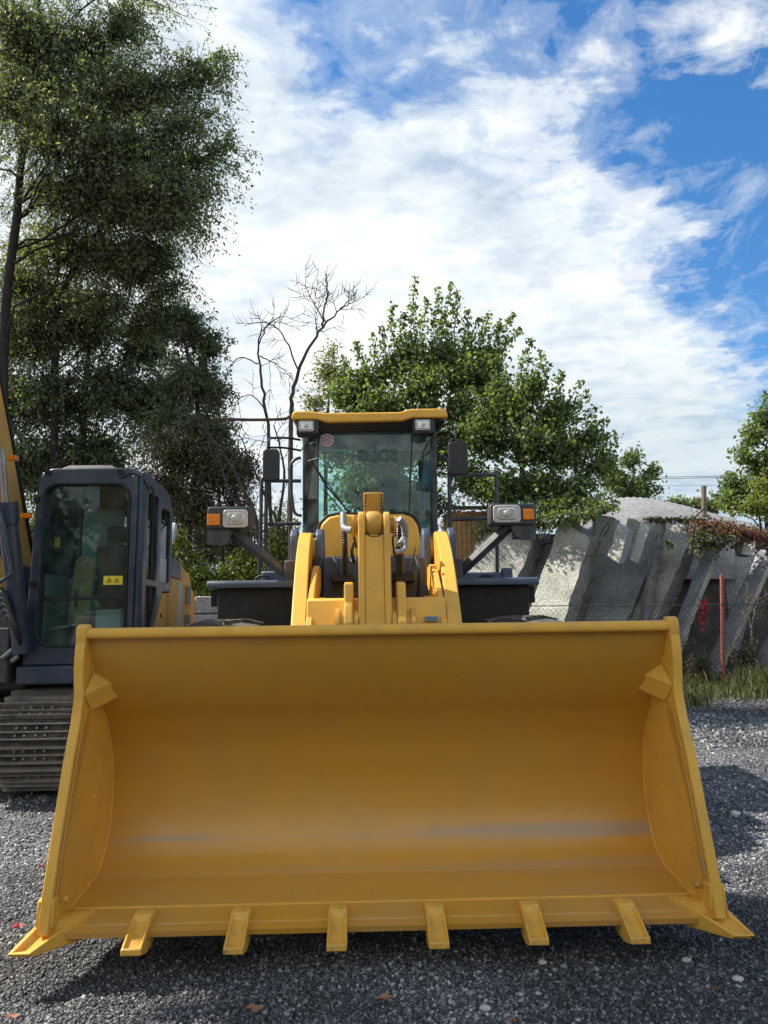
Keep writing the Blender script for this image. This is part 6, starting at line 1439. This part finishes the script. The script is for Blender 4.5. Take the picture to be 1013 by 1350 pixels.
for i, (px, py, rx, rz, lab) in enumerate(((985, 870, 24, 26, 'dry grey-green weed bush at the foot of the slabs near the right edge'), (925, 880, 22, 18, 'thin weeds left of the foot of the red post'), (1000, 890, 26, 14, 'low green weeds at the right edge under the dry bush'))):
    tree('weed_bush', lab, 'weeds', tuple(at(px, 905, 15.4)), [at(px, 905, 15.4), at(px+2, 880, 15.4)], [C(px, py, 15.4, rx, rz, share=1)], 'weed' if i != 2 else 'grass', .05, 70+i, bark='deadbark', r0=.012, twigs=110, lpt=8, up=.6, sigma=.04, group='weeds by the fence')
stems('dry_stalk', 'pale dry branching stalk standing right of the red post', 'dry weed', tuple(at(990, 890, 15.6)), [([at(990, 895, 15.6), at(991, 840, 15.6), at(994, 810, 15.6), at(1000, 785, 15.6)], .02, .006), ([at(991, 830, 15.6), at(984, 800, 15.6), at(985, 780, 15.6)], .012, .004)], bark='wood', seed=75, twig_len=(.15, .4), gen=2)
stems('dry_stalk', 'bent dry twig stretching left of the red post at mid height', 'dry weed', tuple(at(930, 890, 15.6)), [([at(935, 890, 15.6), at(928, 850, 15.6), at(935, 835, 15.6), at(945, 828, 15.6)], .012, .004), ([at(928, 848, 15.6), at(915, 842, 15.6), at(905, 848, 15.6)], .01, .003)], seed=76, twig_len=(.15, .4), gen=2)

# ---- trees beside and behind the photographer: they shade the near ground and stand in the panes
tree('shade_tree', 'tall leafy tree standing out of view to the left, shading the ground before the bucket', 'tree', (-9.2, 4.2, 0), [(-9.2, 4.2, 0), (-9.0, 4.2, 5), (-8.0, 4.6, 9), (-6.5, 5.0, 11.5)],
     [((-8.85+1.1*k, 6.3+.2*(k % 2), 11+.5*(k % 3)), (.8, .85, .8), 1.6) for k in range(8)]+[((-9.3+1.1*k, 5.2, 11.2+.5*((k+1) % 3)), (.8, .9, .8), 1.6) for k in range(8)]+[((-9.5+1.1*k, 4.2, 11.6), (.8, 1.0, .8), 1.5) for k in range(8)]+
     [((-9.3+1.1*k, 3.0, 11.3), (.8, 1.0, .8), 1.3) for k in range(8)], 'leaf_maple', .24, 91, r0=.22, twigs=80, lpt=20, sigma=.16, aspect=.8, tail=.05, tight=True)
for i, (x, y, h, lab) in enumerate(((-13, -12, 5.5, 'leafy tree behind the photographer, first from the left of five'), (-6.5, -14, 6, 'leafy tree behind the photographer, second from the left of five'), (0, -15, 6.5, 'leafy tree behind the photographer, middle of five'), (6.5, -14, 6, 'leafy tree behind the photographer, second from the right of five'), (13, -12, 5.5, 'leafy tree behind the photographer, first from the right of five'))):
    tree('garden_tree', lab, 'tree', (x, y, 0), [(x, y, 0), (x+.2, y, h*.5), (x, y, h*.8)], [((x+random.uniform(-2.4, 2.4), y+random.uniform(-1, 1), h*(.16+.11*k)), (2.6, 1.8, 1.4), 1.2) for k in range(8)], 'leaf_maple', .36, 95+i, r0=.2, twigs=60, lpt=18, sigma=.25, aspect=.8, group='trees behind the photographer')

# ---- fallen leaves and pebbles
def litter(px, py, mat, label, s, cat='leaf', seed=0):
    p = at(px, py, 1); d = (p-Vector((0, 0, CH))); k = (gz(0, 3.5)-CH+.02)/d.z; q = Vector((0, 0, CH))+d*k; q.z = gz(q.x, q.y)+.028
    r_ = random.Random(seed+px); mb = MB(); n_ = 9; ctr = q
    ring = [ctr+Vector((cos(2*pi*i/n_)*s*(1 if i % 2 else .8), sin(2*pi*i/n_)*s*.55*(1 if i % 2 else .75), r_.uniform(0, .018))) for i in range(n_)]
    mb.v = [tuple(ctr)]+[tuple(v) for v in ring]; mb.f = [[0, 1+i, 1+(i+1) % n_] for i in range(n_)]; mb.mi = [0]*n_
    o = P('fallen_leaf', mb, M[mat], None, org=q, recalc=False); tag(o, label, cat, 'fallen leaves on the gravel'); return o
for (px, py, mt, lab, s) in ((55, 1140, 'redleaf', 'small red leaf on sunlit gravel beside the left side plate', .022), (24, 1214, 'redleaf', 'narrow red leaf on the gravel left of the left corner tooth', .035), (16, 1336, 'dryleaf', 'pale dry leaf in the bottom left corner of the gravel', .028),
    (335, 1335, 'dryleaf', 'brown leaf on shaded gravel at the bottom below the third tooth', .035), (507, 1319, 'dryleaf', 'large brown leaf in the shade below the middle of the bucket', .04), (942, 1297, 'dryleaf', 'tan leaf on dark gravel at the lower right', .025), (675, 1345, 'dryleaf', 'small dry leaf at the bottom edge right of centre', .02)):
    litter(px, py, mt, lab, s)
for (px, py, s, lab) in ((969, 1071, .035, 'large white pebble on the gravel right of the bucket'), (715, 1267, .018, 'white pebble in the shade under the right half of the bucket'), (640, 1330, .02, 'pale pebble near the bottom edge right of centre'), (905, 1262, .018, 'small pale pebble below the right corner tooth'), (972, 1284, .02, 'pale pebble at the lower right edge')):
    p = at(px, py, 1); d = (p-Vector((0, 0, CH))); q = Vector((0, 0, CH))+d*((.0-CH)/d.z); q.z = gz(q.x, q.y)+.012
    bm = bmesh.new(); bmesh.ops.create_icosphere(bm, subdivisions=2, radius=s); r_ = random.Random(px)
    for v in bm.verts: v.co = Vector((v.co.x*1.2, v.co.y*.9, v.co.z*.6))*r_.uniform(.85, 1.12)+q
    v = [tuple(x.co) for x in bm.verts]; f = [[x.index for x in fc.verts] for fc in bm.faces]; bm.free()
    o = mesh_obj('pebble', v, f, M['stone'], None, org=q, smooth=True); tag(o, lab, 'pebble', 'loose pebbles on the gravel')
